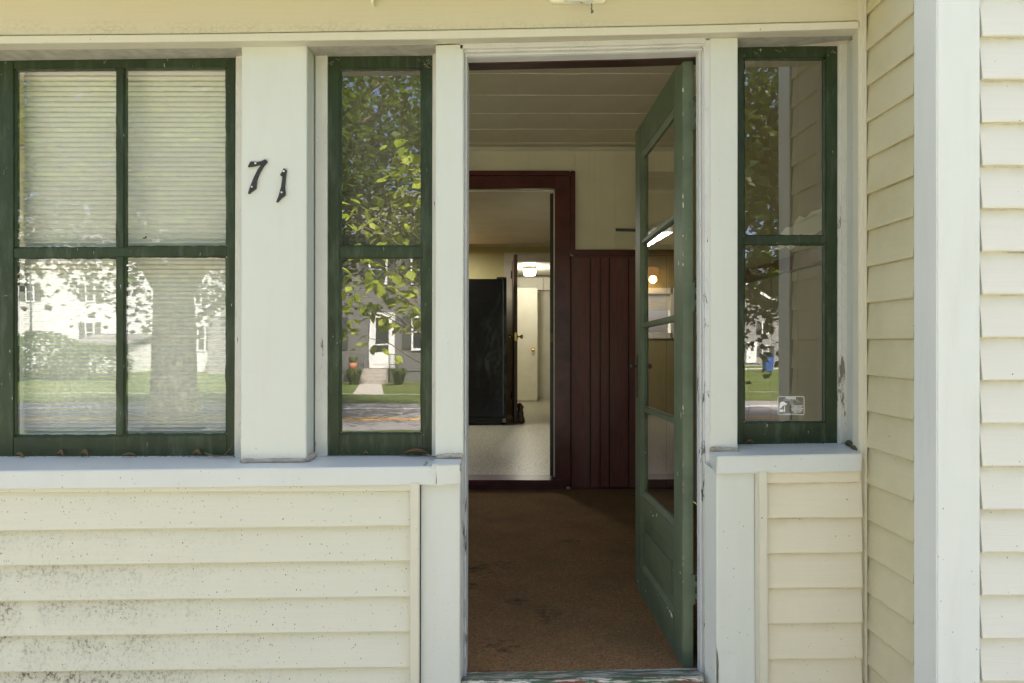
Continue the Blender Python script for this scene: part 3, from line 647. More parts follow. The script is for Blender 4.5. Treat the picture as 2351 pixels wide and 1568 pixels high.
# ------------------------------------------------------------------ inside corner, side wall, main wall
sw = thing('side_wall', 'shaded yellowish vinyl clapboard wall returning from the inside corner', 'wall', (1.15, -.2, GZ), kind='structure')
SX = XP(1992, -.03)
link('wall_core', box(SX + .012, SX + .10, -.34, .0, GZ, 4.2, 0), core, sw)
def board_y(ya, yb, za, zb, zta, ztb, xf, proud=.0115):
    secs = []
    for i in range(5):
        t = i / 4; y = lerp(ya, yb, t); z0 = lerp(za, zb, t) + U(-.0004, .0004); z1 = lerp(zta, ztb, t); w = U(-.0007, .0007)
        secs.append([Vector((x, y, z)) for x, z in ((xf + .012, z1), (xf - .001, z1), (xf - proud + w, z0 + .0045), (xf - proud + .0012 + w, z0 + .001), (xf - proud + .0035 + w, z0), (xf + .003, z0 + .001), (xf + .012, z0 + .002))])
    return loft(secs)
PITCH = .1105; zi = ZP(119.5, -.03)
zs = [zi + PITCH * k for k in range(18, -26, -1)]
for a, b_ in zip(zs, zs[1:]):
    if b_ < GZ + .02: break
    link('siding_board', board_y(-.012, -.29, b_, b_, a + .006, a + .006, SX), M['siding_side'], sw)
ic = thing('inside_corner_trim', 'slim cream vinyl channel running up the inside corner', 'trim', (XP(1980, 0), -.03, GZ))
link('channel_face', slab([(1970.5, -500), (1982, -500), (1984.5, 1700), (1972.5, 1700)], -.040, .0, .002), M['trim_cream'], ic)
link('channel_rib', slab([(1981.5, -500), (1990, -500), (1993, 1700), (1984, 1700)], -.047, .0, .0025), M['trim_cream'], ic)
mw = thing('main_wall', 'bright cream vinyl clapboard wall beyond the white corner post', 'wall', (2, -.35, GZ), kind='structure')
MY = -.380
link('wall_core', box(SX + .10, 5.0, MY + .012, .1, GZ, 4.2, 0), core, mw)
zm = [ZP(83.5 + 98.75 * k, MY - .0125) for k in range(-18, 28)]
for a, b_ in zip(zm, zm[1:]):
    if b_ < GZ + .02: break
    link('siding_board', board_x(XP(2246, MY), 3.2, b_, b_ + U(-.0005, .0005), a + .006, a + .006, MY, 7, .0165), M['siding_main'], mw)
cp = thing('corner_post', 'broad white vinyl corner post between the shaded wall and the bright wall', 'corner post', (1.15, -.35, GZ))
yf = MY - .019; xa = SX - .0145; xb = XP(2251, yf); yo = xa * F / (2097 - CX) - D
link('front_face', box(xa, xb, yf, MY + .01, GZ, 4.1, .003), M['corner_white'], cp)
link('side_face', box(xa + .0005, xa + .03, yf + .022, yo, GZ, 4.1, .0025), M['corner_white'], cp)

# ------------------------------------------------------------------ porch interior
PB = 2.80
struct('bounce_floor', box(XL, -1.301, .068, PB, -.03, 0, 0), M['white_wall'], 'pale floor added unseen at the far end of the porch to bounce daylight', 'floor')  # unseen pale floor, added to bounce daylight through the porch
struct('porch_floor', box(-1.3, 1.2, .068, PB, -.03, 0, 0), M['carpet'], 'worn brown carpet flecked with red inside the porch', 'carpet')
CZ = ZP(336, PB)
pc = thing('porch_ceiling', 'tan square ceiling tiles with light painted into the joint edges inside the porch', 'ceiling', (0, 1.5, CZ), kind='structure')
link('ceiling_core', box(XL, 1.2, .1, PB + .1, CZ + .02, CZ + .06, 0), core, pc)
TS = .315; tile_me = None; x_line = XP(1193.6, 3.41 - D) if False else .039
tm = bpy.data.meshes.new('tile')
h = TS / 2 + .0004; e = TS / 2 - .006
tile_v = [(sx * h, sy * h, .004) for sx, sy in ((-1, -1), (1, -1), (1, 1), (-1, 1))] + [(sx * (TS / 2 + .0003), sy * e, 0) for sx, sy in ((-1, -1), (1, -1), (1, 1), (-1, 1))] + [(sx * h, sy * h, .016) for sx, sy in ((-1, -1), (1, -1), (1, 1), (-1, 1))]
tm.from_pydata(tile_v, [], [(4, 5, 6, 7)] + [(i, (i + 1) % 4, (i + 1) % 4 + 4, i + 4) for i in range(4)] + [(i + 8, (i + 1) % 4 + 8, (i + 1) % 4, i) for i in range(4)] + [(11, 10, 9, 8)])
tm = fix(tm); tm.materials.append(M['ceiling_tile']); tm.materials.append(M['tile_edge_lit'])
for p_ in tm.polygons:
    if abs(p_.normal.y) > .3 and abs(p_.normal.z) > .2: p_.material_index = 1  # bevels given a paler colour, standing in for edges catching light
row_y = PB - .085
for i in range(9):
    for j in range(-13, 4):
        o = link('ceiling_tile', tm, None, pc); x = .039 + TS * (j + .5); y = row_y - TS * (i + .5)
        if x > 1.2 or y < .1: bpy.data.objects.remove(o); continue
        o.location = (x, y, CZ + U(-.0008, .0008)); o.rotation_euler = (U(-.004, .004), U(-.0012, .0012) + (.012 if j == 0 and i > 2 else 0), 0)
j0 = [o for o in bpy.data.objects if o.name.startswith('ceiling_tile')]
for j in range(-13, 4):
    o = link('ceiling_tile', tm, None, pc); o.location = (.039 + TS * (j + .5), row_y + TS * .14, CZ); o.scale = (1, .27, 1)
    if o.location.x > 1.2: bpy.data.objects.remove(o)

pw = thing('porch_back_wall', 'cream panelled wall over dark red wainscot at the back of the porch', 'wall', (0, PB, 0), kind='structure')
OX0, OX1, OZ = -.56, XP(1274, PB), ZP(434, PB)
link('wall_core', box(XL, OX0, PB + .012, PB + .14, 0, CZ + .05, 0), core, pw); link('wall_core', box(OX1 + .02, 1.2, PB + .012, PB + .14, 0, CZ + .05, 0), core, pw)
link('wall_core', box(OX0, OX1 + .02, PB + .012, PB + .14, OZ + .01, CZ + .05, 0), core, pw)
ZR = ZP(588, PB); ZRT = ZP(574, PB)
def boards(edges, z0, z1, mat, n, gap=.003, y=PB, th=.013, bev=.0025):
    for a, b_ in zip(edges, edges[1:]): link(n, box(a + gap / 2, b_ - gap / 2, y - U(0, .0012), y + th, z0, z1, bev), M[mat], pw)
up = [XP(p, PB) for p in (1320, 1352.5, 1365, 1378, 1412, 1453.5, 1480, 1493, 1540)] + [1.2]
boards(up, ZRT - .005, CZ - .03, 'panel_cream', 'wall_panel', .0008, bev=.0005)
lx = [XL, -3.6, -3.0, -2.4, -1.9, -1.4, -1.0, OX0 - .1]; boards(lx, ZRT - .005, CZ - .03, 'white_wall', 'wall_panel', .0012, bev=.0008)  # unseen stretch of wall made pale to bounce daylight, wainscot there too
ov = [OX0 - .1, -.3, -.05, .12] + [XP(1320, PB)]; boards(ov, OZ + .11, CZ - .03, 'panel_cream', 'wall_panel', .0012, bev=.0008)
wn = [XP(p, PB) for p in (1311, 1355.4, 1378.3, 1399.3, 1443.3, 1466, 1487, 1531, 1552)] + [1.2]
link('backing', box(XP(1309, PB), 1.2, PB + .008, PB + .0115, 0, ZR, 0), M['gap_dark'], pw)
boards(wn, .0, ZR, 'wainscot_red', 'wainscot_board', .006, bev=.004); boards(lx, .0, ZR, 'white_wall', 'wainscot_board', .006, bev=.004)
link('chair_rail', box(XP(1311, PB), 1.2, PB - .03, PB + .01, ZR + .008, ZRT, .006), M['wood_dark_red'], pw); link('chair_rail', box(XP(1316, PB), 1.2, PB - .016, PB + .01, ZR - .006, ZR + .009, .004), M['wood_dark_red'], pw)
link('chair_rail', box(XL, OX0 - .1, PB - .03, PB + .01, ZR - .002, ZRT, .006), M['wood_dark_red'], pw)
link('crown_strip', box(XL, 1.2, PB - .022, PB + .012, CZ - .034, CZ - .004, .006), M['cream_paint'], pw)
link('base_strip', box(XP(1311, PB), 1.2, PB - .014, PB, 0, .018, .003), M['wood_dark_red'], pw)
ik = thing('inner_door_frame', 'dark red wooden door frame leading from the porch into the kitchen', 'door frame', (-.1, PB, 0))
WD = M['wood_dark_red']; zt = ZP(394, PB)
link('casing', box(OX1, XP(1309, PB), PB - .018, PB + .01, .02, zt - .035, .003), WD, ik); link('casing_band', box(XP(1309, PB) + .001, XP(1320, PB), PB - .032, PB + .01, ZRT, zt, .005), WD, ik)
link('casing', box(OX0 - .14, OX1 - .001, PB - .018, PB + .01, OZ, zt - .035, .003), WD, ik); link('casing_band', box(OX0 - .14, XP(1308.5, PB), PB - .032, PB + .01, zt - .033, zt, .005), WD, ik)
link('casing', box(OX0 - .14, OX0, PB - .018, PB + .01, .02, OZ - .002, .003), WD, ik)
link('side_jamb', box(OX1, OX1 + .02, PB + .012, PB + .15, .05, OZ + .01, .001), M['gap_dark'], ik); link('weather_strip', box(OX1 - .009, OX1 - .001, PB + .0, PB + .02, .085, OZ - .01, .002), M['white_plastic'], ik)
link('weather_strip', box(OX0, OX1 - .011, PB + .0, PB + .02, OZ - .016, OZ - .008, .002), M['white_plastic'], ik)
link('sill_step', box(OX0 - .14, XP(1289, PB), PB - .045, PB + .16, .04, .072, .004), WD, ik); link('sill_step', box(OX0 - .14, XP(1300, PB), PB - .02, PB + .1, 0, .039, .004), WD, ik)
tag(link('metal_bracket', hexa([W(1413, 524, PB - .03), W(1500, 526.5, PB - .03), W(1500, 533, PB - .03), W(1414, 531, PB - .03)], [W(1413, 524, PB - .001), W(1500, 526.5, PB - .001), W(1500, 533, PB - .001), W(1414, 531, PB - .001)], .002), M['grey_metal']), 'slim grey metal bar fixed to the cream panelled wall', 'bar')
pe = thing('porch_end_wall', 'unseen pale end wall closing the porch with an added broad window', 'wall', (XL, 1.4, GZ), kind='structure')
for a in ((-.03, PB + .1, GZ, .12), (-.03, PB + .1, 2.36, 2.6), (-.03, .2, .12, 2.36), (2.7, PB + .1, .12, 2.36)): link('wall_core', box(XL - .1, XL, *a, 0), M['white_wall'], pe)  # pale colour chosen to spread daylight inside
we = thing('added_end_window', 'broad green framed window added unseen in the porch end wall for daylight', 'window', (XL, 1.4, .66))  # unseen glazing added to brighten the porch interior
for k in range(4): link('stile', box(XL - .07, XL - .03, .2 + .82 * k, .24 + .82 * k, .12, 2.36, .002), M['sash_green'], we)
link('pane', mesh_of('pane', [(XL - .05, .2, .12), (XL - .05, 2.7, .12), (XL - .05, 2.7, 2.36), (XL - .05, .2, 2.36)], [(0, 1, 2, 3)]), M['far_glass'], we)
rw = thing('porch_inner_wall', 'dim panelled wall inside the porch beside the hinge of the green door', 'wall', (1.2, 1.4, 0), kind='structure')
link('wall_core', box(1.215, 1.3, .1, PB + .1, 0, 2.6, 0), core, rw)
for k in range(9): link('wainscot_board', box(1.2, 1.213, .14 + .3 * k, .435 + .3 * k, 0, 1.358, .004), M['panel_tan'], rw); link('wall_panel', box(1.2, 1.213, .14 + .3 * k, .438 + .3 * k, 1.422, CZ, .001), M['panel_tan'], rw)
link('chair_rail', box(1.17, 1.213, .13, PB, 1.36, 1.42, .005), WD, rw)
torn = [(.46, 1.60), (.52, 1.575), (.60, 1.58), (.66, 1.565), (.72, 1.585), (.80, 1.55), (.86, 1.56), (.93, 1.535), (1.0, 1.53), (1.06, 1.50), (1.0, 1.485), (.93, 1.47), (.86, 1.475), (.80, 1.45), (.72, 1.475), (.62, 1.475), (.46, 1.50)]
link('torn_patch', mesh_of('torn', [(1.1975, a, b_) for a, b_ in torn], [tuple(range(len(torn)))]), M['white_wall'], rw)

# ------------------------------------------------------------------ kitchen and back room
KZ, KT, KX0, KX1, K0, K1 = .07, 2.36, -2.6, 1.7, PB + .14, 7.05
struct('kitchen_floor', box(KX0, KX1, PB + .1, K1 + .1, -.03, KZ, 0), M['kitchen_lino'], 'speckled beige sheet vinyl floor of the kitchen', 'floor')
struct('kitchen_ceiling', box(KX0, KX1, K0, K1 + .1, KT, KT + .05, 0), M['kitchen_ceiling_paint'], 'dim plaster kitchen ceiling beyond the dark red frame', 'ceiling')
for a in ((KX0 - .1, KX0), (KX1, KX1 + .1)): struct('kitchen_side_wall', box(a[0], a[1], K0, K1 + .1, 0, KT + .05, 0), M['wall_olive'])
kf = thing('kitchen_far_wall', 'olive painted kitchen wall with a tan cased doorway', 'wall', (0, K1, KZ), kind='structure')
DX0, DX1, DTP = XP(1176, K1), XP(1176, K1) + .80, ZP(601, K1)
WX0, WX1, WZ0, WZ1 = -1.35, -.85, 1.15, 1.72
for a in ((KX0, WX0, KZ, KT), (WX1, DX0, KZ, KT), (WX0, WX1, KZ, WZ0), (WX0, WX1, WZ1, KT), (DX1, KX1, KZ, KT), (DX0, DX1, DTP, KT)): link('wall_core', box(a[0], a[1], K1, K1 + .1, a[2], a[3], 0), M['wall_olive'], kf)
link('casing', box(XP(1157, K1), DX0, K1 - .02, K1, KZ, DTP + .002, .003), M['casing_tan'], kf); link('casing', box(XP(1157, K1), DX1 + .1, K1 - .022, K1, DTP + .003, ZP(580, K1), .003), M['casing_tan'], kf)
link('crown_strip', box(KX0, KX1, K1 - .015, K1, KT - .03, KT, .004), M['casing_tan'], kf)
kwn = thing('kitchen_window', 'small white kitchen window with a pale blind seen in the door glass', 'window', (-1.1, K1, WZ0))
for a in ((WX0 - .06, WX0 + .03, WZ0 - .05, WZ1 + .06), (WX1 - .03, WX1 + .06, WZ0 - .05, WZ1 + .06), (WX0, WX1, WZ0 - .05, WZ0 + .03), (WX0, WX1, WZ1 - .02, WZ1 + .06)): link('frame', box(a[0], a[1], K1 - .03, K1 + .08, a[2], a[3], .003), M['white_plastic'], kwn)
link('pane', box(WX0, WX1, K1 + .05, K1 + .053, WZ0, WZ1, 0), M['far_glass'], kwn)
for k in range(9): link('blind_slat', box(WX0 + .03, WX1 - .03, K1 + .02, K1 + .032, WZ1 - .03 - .026 * k, WZ1 - .008 - .026 * k, .001), M['white_plastic'], kwn)
def light(name, kind, loc, energy, color, size, parent, rot=(0, 0, 0)):
    ld = bpy.data.lights.new(name, kind); ld.energy = energy; ld.color = color
    if kind == 'POINT': ld.shadow_soft_size = size
    else: ld.size = size[0]; ld.size_y = size[1]; ld.shape = 'RECTANGLE'
    o = bpy.data.objects.new(name, ld); COL.objects.link(o); o.location = loc; o.rotation_euler = rot; o.parent = parent
    if parent.name in INV: o.matrix_parent_inverse = INV[parent.name]
fl = thing('fluorescent_light', 'lit white fluorescent kitchen fixture mirrored in the door glass', 'ceiling light', (-.78, 5.9, KT))
link('fixture_body', box(-.9, -.66, 5.3, 6.5, KT - .05, KT - .001, .008), M['white_plastic'], fl)
link('diffuser', box(-.88, -.68, 5.33, 6.47, KT - .09, KT - .051, .02), M['tube_white'], fl)
light('tube_light', 'AREA', (-.78, 5.9, KT - .10), 9, (1, .97, .90), (.2, 1.1), fl)
al = thing('wall_lamp', 'small amber lit lamp above the kitchen window in the door glass', 'wall lamp', (-1.05, K1 - .1, 1.95))
link('shade', lathe([(.05, 1.93), (.085, 1.95), (.085, 2.03), (.04, 2.05)], 16, 'Z', (-1.05, K1 - .12, 0)), M['lamp_amber'], al); link('bracket', box(-1.07, -1.03, K1 - .06, K1, 1.98, 2.08, .004), M['brass'], al)
light('bulb_light', 'POINT', (-1.05, K1 - .16, 1.88), 1.2, (1, .6, .25), .05, al)

# fridge
FY = 5.95
fr = thing('refrigerator', 'glossy black refrigerator standing beside the kitchen doorway', 'refrigerator', (-.4, FY + .3, KZ))
fx0, fx1, fz = -.76, XP(1163, FY), ZP(640, FY)
link('cabinet', box(fx0 + .005, fx1 - .004, FY + .07, FY + .72, KZ + .03, fz - .01, .008), M['fridge_black'], fr)
link('door', box(fx0, fx1 - .045, FY, FY + .065, KZ + .1, fz, .014), M['fridge_black'], fr); link('door_edge', box(fx1 - .043, fx1, FY + .004, FY + .068, KZ + .1, fz, .008), M['fridge_black'], fr)
link('edge_trim', box(fx1 - .0435, fx1 - .036, FY - .001, FY + .02, KZ + .12, fz - .03, .001), M['grey_metal'], fr)
link('hinge_cover', box(fx1 - .12, fx1, FY + .005, FY + .16, fz + .001, fz + .022, .006), M['black_iron'], fr)
link('hinge_bracket', box(fx1 - .05, fx1 - .005, FY + .0, FY + .05, KZ + .035, KZ + .085, .004), M['grey_metal'], fr)
for k in range(5): link('grille_slat', box(fx0 + .01, fx1 - .06, FY + .02, FY + .06, KZ + .012 + .017 * k, KZ + .022 + .017 * k, .002), M['black_iron'], fr)
# open doors inside
id_ = thing('kitchen_door', 'dark brown kitchen door swung open and seen edge-on in the red frame', 'door', (OX1, PB + .15, KZ))
a = [(OX1 - .033, PB + .05), (OX1 - .001, PB + .05), (OX1 + .10, PB + .84), (OX1 + .066, PB + .845)]
zk = OZ - .02
link('leaf', hexa([(p[0], p[1], zk) for p in a], [(p[0], p[1], KZ + .012) for p in a], .003), M['dark_brown'], id_)
link('strike_plate', box(OX1 - .03, OX1 - .006, PB + .046, PB + .051, 1.05, 1.12, .0005), M['twig_bark'], id_)
fd = thing('hall_door', 'dark brown interior door seen edge-on with brass knobs past the refrigerator', 'door', (XP(1180, K1), K1, KZ))
y0 = 8.29 - D
a = [(XP(1180, y0), y0), (XP(1188, y0), y0), (DX0 + .035, K1 - .03), (DX0 - .002, K1 - .03)]
link('leaf', hexa([(p[0], p[1], ZP(584, y0)) for p in a], [(p[0], p[1], KZ + .01) for p in a], .003), M['dark_brown'], fd)
kz = ZP(773, y0 + .07)
for s, x in ((-1, XP(1180, y0)), (1, XP(1188, y0))): link('knob', lathe([(.0, s * .07), (.02, s * .068), (.028, s * .052), (.02, s * .036), (.01, s * .03), (.01, s * .008), (.026, s * .004), (.026, 0)], 16, 'X', (x, y0 + .07, kz)), M['brass'], fd)
link('latch_plate', box(XP(1181.5, y0), XP(1186.5, y0), y0 - .002, y0 + .001, kz - .05, kz + .05, .0005), M['brass'], fd)
for z in (1.95, .35): link('hinge', lathe([(.008, z - .05), (.008, z + .05)], 8, 'Z', (DX0 - .012, K1 - .035, 0)), M['black_iron'], fd)
# back room
B0, B1, BX0, BX1, BT = K1 + .1, 9.9, -.5, 2.0, 2.20
struct('back_room_floor', box(BX0, BX1, K1 + .1, B1, -.03, KZ - .001, 0), M['kitchen_lino']); struct('back_room_ceiling', box(BX0, BX1, B0, B1, BT, BT + .05, 0), M['cream_paint'])
for a in ((BX0 - .1, BX0, B0, B1), (BX1, BX1 + .1, B0, B1), (BX0, BX1, B1, B1 + .1)): struct('back_room_wall', box(a[0], a[1], a[2], a[3], 0, BT + .05, 0), M['cream_paint'])
bsf = thing('ceiling_soffit', 'cream boxed soffit in panels above the far wall of the back room', 'soffit', (.8, B1, 1.9))
for k in range(6): link('panel', box(-.3 + .42 * k, .115 + .42 * k, B1 - .25, B1, ZP(668, B1), ZP(640, B1), .003), M['cream_paint'], bsf)
bd = thing('back_room_door', 'cream interior door with a brass knob standing in the back room', 'door', (.2, 9.2, KZ))
yb_ = 9.25
link('leaf', box(-.45, XP(1234, yb_), yb_, yb_ + .04, ZP(920, yb_), ZP(661, yb_), .004), M['cream_paint'], bd)
link('knob', lathe([(0, -.06), (.025, -.058), (.032, -.045), (.022, -.03), (.012, -.02), (.012, -.004), (.03, .0)], 18, 'Y', (XP(1223.5, yb_), yb_, ZP(803, yb_))), M['brass'], bd)
link('door_post', box(-.47, -.451, yb_, yb_ + .05, KZ, 2.15, .002), M['cream_paint'], bd)
wt = thing('window_trim', 'pale trim strip hanging on the back room wall', 'trim', (.5, B1, 1.0))
link('strip', box(XP(1250, B1), XP(1262, B1), B1 - .03, B1 - .001, ZP(755, B1), ZP(655, B1), .004), M['cream_paint'], wt)
lp = thing('ceiling_lamp', 'lit frosted glass ceiling lamp in the back room', 'ceiling lamp', (XP(1216, 8.4), 8.4, BT))
r = XP(1216, 8.4); zz = BT
link('lamp_base', lathe([(0, zz - .001), (.095, zz - .001), (.095, zz - .03), (0, zz - .03)], 24, 'Z', (r, 8.4, 0)), M['white_plastic'], lp)
link('lamp_shade', lathe([(.085, zz - .031), (.1, zz - .05), (.096, zz - .10), (.085, zz - .13), (.0, zz - .135)], 24, 'Z', (r, 8.4, 0)), M['lamp_white'], lp)
light('bulb_light', 'POINT', (r, 8.4, zz - .22), 4.8, (1, .95, .84), .06, lp)
ds = lathe([(.001, KZ), (.062, KZ + .0), (.066, KZ + .03), (.05, KZ + .05), (.04, KZ + .09), (.052, KZ + .12), (.03, KZ + .16), (.042, KZ + .19), (.022, KZ + .235), (.0, KZ + .245)], 14, 'Z', (XP(1194, 6.25), 6.25, 0))
for v in ds.vertices: v.co += Vector((math.sin(v.co.z * 57) * .008, math.cos(v.co.z * 40 + v.co.x * 50) * .008, 0))
tag(link('doorstop', ds, M['bronze']), 'small dark bronze figure-shaped doorstop by the hall door', 'doorstop')

# ------------------------------------------------------------------ small things on the facade
def NC(c, y=-.0005): return W(520.4 + c[0] * .11714, 321.4 + c[1] * .11714, y)
def smooth_outline(pts, n=4):
    out = []; m = len(pts)
    for i in range(m):
        p0, p1, p2, p3 = [Vector(pts[(i + k - 1) % m]) for k in range(4)]
        for k in range(n):
            t = k / n; out.append(.5 * ((2 * p1) + (-p0 + p2) * t + (2 * p0 - 5 * p1 + 4 * p2 - p3) * t * t + (-p0 + 3 * p1 - 3 * p2 + p3) * t ** 3))
    return out
seven = [(485, 428), (600, 440), (690, 425), (766, 384), (812, 434), (740, 515), (650, 670), (602, 800), (588, 960), (510, 1016), (446, 1068), (432, 1050), (470, 930), (540, 750), (620, 590), (692, 487), (560, 522), (434, 540), (428, 524), (455, 480)]
one = [(1128, 557), (1187, 600), (1166, 740), (1150, 920), (1163, 1080), (1150, 1102), (1080, 1148), (1018, 1225), (992, 1231), (986, 1212), (1030, 1100), (1078, 920), (1108, 705), (1078, 720), (1056, 686), (1096, 636)]
def clip_out(pts):  # lightly rounded, keeps corners crisp
    out = []; m = len(pts)
    for i in range(m):
        a, b_, c = Vector(pts[i - 1]), Vector(pts[i]), Vector(pts[(i + 1) % m])
        out += [b_.lerp(a, min(.2, 9 / max((a - b_).length, 1))), b_.lerp(c, min(.2, 9 / max((c - b_).length, 1)))]
    return out
for nm, pts, scr, lab in (('house_number', seven, ((580, 467), (510, 928)), 'black iron figure seven screwed to the wide white post'), ('house_number', one, ((1135, 623), (1094, 1035)), 'black iron figure one screwed to the wide white post')):
    c = NC((sum(p[0] for p in pts) / len(pts), max(p[1] for p in pts)))
    t = thing(nm, lab, 'house number', c)
    link('numeral', flat_shape([NC(p) for p in clip_out(pts)], .007, .0016), M['black_iron'], t)
    for s in scr: link('screw', lathe([(.0, -.0105), (.0018, -.0103), (.0029, -.0085), (.0029, -.006)], 12, 'Y', NC(s)), M['screw'], t)
def add_text(body, px, py, size, y, parent, align='CENTER', mat='screw', bold=0):
    cu = bpy.data.curves.new('lettering', 'FONT'); cu.body = body; cu.size = size; cu.align_x = align; cu.offset = bold
    ob = bpy.data.objects.new('lettering_tmp', cu); COL.objects.link(ob); dg = bpy.context.evaluated_depsgraph_get()
    me = bpy.data.meshes.new_from_object(ob.evaluated_get(dg)); bpy.data.objects.remove(ob)
    me.transform(Matrix.Translation(W(px, py, y)) @ Matrix.Rotation(math.pi / 2, 4, 'X')); me.materials.clear()
    return link('lettering', me, M[mat], parent)
sk = thing('window_sticker', 'clear firemen pet rescue sticker with white print on the window glass', 'sticker', W(1816, 952, .095))
YK = .0945
sx0, sx1, sy0, sy1 = 1785.5, 1846.5, 910.2, 952.4
def rr(x0, x1, y0, y1, r): return [(cx + r * math.cos(a), cy_ + r * math.sin(a)) for cx, cy_, a0 in ((x1 - r, y0 + r, -90), (x1 - r, y1 - r, 0), (x0 + r, y1 - r, 90), (x0 + r, y0 + r, 180)) for a in [math.radians(a0 + 22.5 * k) for k in range(5)]]
o_, i_ = rr(sx0, sx1, sy0, sy1, 3.2), rr(sx0 + 1, sx1 - 1, sy0 + 1, sy1 - 1, 2.4); n = len(o_)
link('border', mesh_of('border', [W(*p, YK) for p in o_ + i_], [(k, (k + 1) % n, (k + 1) % n + n, k + n) for k in range(n)]), M['screw'], sk)
KS = (D + YK) / F
add_text('FIREMEN', 1815.5, 916.4, 6.2 * KS, YK, sk, bold=.00025); add_text('Please Save Our Pets!', 1815.5, 919.6, 3.9 * KS, YK, sk); add_text('Please Save Our Pets!', 1815.5, 950.6, 3.9 * KS, YK, sk)
for k, s in enumerate(('DOGS ____ CATS ____', 'BIRDS ____________', 'OTHER ___________')): add_text(s, 1813, 923.2 + 3.1 * k, 3.0 * KS, YK, sk, 'LEFT')
for k, (a, b_) in enumerate(((1817, 1843), (1818, 1841), (1815, 1845), (1818, 1842), (1817, 1842), (1822, 1838))):
    x = a
    while x < b_:
        w = min(U(1.5, 4.5), b_ - x); link('print_dash', mesh_of('d', [W(*p, YK) for p in ((x, 931 + 2.9 * k), (x + w, 931 + 2.9 * k), (x + w, 932.5 + 2.9 * k), (x, 932.5 + 2.9 * k))], [(0, 1, 2, 3)]), M['screw'], sk); x += w + .9
def SK(c): return W(1760.1 + c[0] * .05467 + .0, 887.7 + c[1] * .05367, YK)
dog = [(535, 950), (545, 850), (545, 760), (575, 680), (620, 640), (720, 638), (755, 665), (780, 700), (850, 720), (858, 745), (830, 775), (790, 790), (720, 800), (680, 815), (655, 860), (600, 905)]
cat = [(735, 812), (752, 815), (775, 870), (770, 900), (775, 1080), (730, 1080), (715, 1020), (725, 930), (735, 880)]; kit = [(530, 1000), (560, 970), (650, 962), (690, 1000), (712, 1050), (700, 1075), (640, 1090), (530, 1090)]
for pts in (dog, cat, kit): link('animal_print', mesh_of('a', [SK(p) for p in pts], [tuple(range(len(pts)))]), M['screw'], sk)

pl = thing('porch_light', 'white motion-sensor light block with a dangling grey cord above the doorway', 'porch light', W(1325, 10, -.05))
out = [(1395, -40), (1397, -2), (1391, 1.5), (1388.5, 6), (1387.5, 10), (1263.5, 10), (1262, 5), (1259, 1.5), (1253, -2), (1255, -40)]
link('mount_block', flat_shape([W(p[0], p[1], -.036) for p in out], .018, .003), M['white_plastic'], pl)
link('sensor_body', hexa([W(1296, 2.5, -.085), W(1360, 10, -.085), W(1360, -40, -.085), W(1296, -40, -.085)], [W(1294, 4, -.05), W(1361, 11, -.05), W(1361, -40, -.05), W(1294, -40, -.05)], .004), M['trim_white'], pl)
link('indicator', hexa([W(1332, 4.6, -.088), W(1338, 5.2, -.088), W(1338, 7.4, -.088), W(1332, 6.8, -.088)], [W(1332, 4.6, -.08), W(1338, 5.2, -.08), W(1338, 7.4, -.08), W(1332, 6.8, -.08)], 0), M['terracotta'], pl)
link('cord', tube([W(1358, 8, -.08), W(1359, 16, -.078), W(1357.5, 21, -.078), W(1360.5, 24, -.078), W(1361, 28, -.078), W(1358.5, 29, -.078), W(1357.6, 25.5, -.078)], [.0012, .0018, .002, .0026, .0028, .003, .002], 7), M['grey_metal'], pl)
tag(link('metal_hook', slab([(850.3, -40), (857.5, -40), (856.5, 7.5), (851, 7)], -.062, -.03, .001), M['white_plastic']), 'small pale metal hook on the cream header board', 'hook')

def dry_leaf(px, py, y, w, h, lab, cat='leaf', rot=0.0):
    p = W(px, py, y); n = 9; v = []; fc = []
    for i in range(n):
        t = i / (n - 1); x = (t - .5) * w; hw = math.sin(math.pi * min(1, max(0, t))) ** .7 * h * .5 + .0004
        lift = .35 * h * math.sin(math.pi * t)
        for s in (-1, 0, 1): v.append(p + Vector((x, s * hw * .8 - .004, lift + (.35 * hw if s else 0) + .0015 + rot * x + (hw * .7 if s == 1 else 0))))
    for i in range(n - 1):
        for s in range(2): a = 3 * i + s; fc.append((a, a + 1, a + 4, a + 3))
    return tag(link('dry_leaf', mesh_of('leaf', v, fc, True), M['dead_leaf']), lab, cat)
dry_leaf(1112 * .25 * 0 + 138, 1046, .072, .026, .020, 'reddish curled dry leaf on the long sill, second along from the window stile')
dry_leaf(193, 1046, .070, .030, .022, 'tan rounded dry leaf lying on the long sill under the wide window')
dry_leaf(452, 1045, .070, .030, .020, 'brown dry leaf on the long sill near the forked twig')
dry_leaf(48, 1048, .070, .030, .012, 'narrow tan dry leaf curl on the long sill by the wide window stile', rot=-.5)
dry_leaf(297, 1046.5, .070, .05, .010, 'flat reddish strip of dry leaf on the long sill')
dry_leaf(955, 1042, .068, .085, .018, 'long folded tan dry leaf under the narrow window by the doorway post')
dry_leaf(840, 1043, .070, .016, .012, 'tiny brown dry leaf under the narrow window beside the wide post')
dry_leaf(1722, 1017, .068, .026, .012, 'small curled dry leaf on the short sill under the sticker window')
tw = thing('twig', 'forked dry twig lying at the end of the long sill by the wide post', 'twig', W(505, 1047, .05))
link('stem', tube([W(470, 1039, .06), W(480, 1044, .055), W(495, 1047.5, .05), W(512, 1046.5, .05), W(535, 1045, .055)], [.0016, .002, .0024, .002, .001], 6), M['twig_bark'], tw)
link('branch', tube([W(512, 1046.5, .05), W(520, 1040, .055), W(526, 1033, .06), W(530, 1027, .066)], [.0022, .0018, .0015, .0008], 6), M['twig_bark'], tw)
deb = []; dv, dfc = [], []
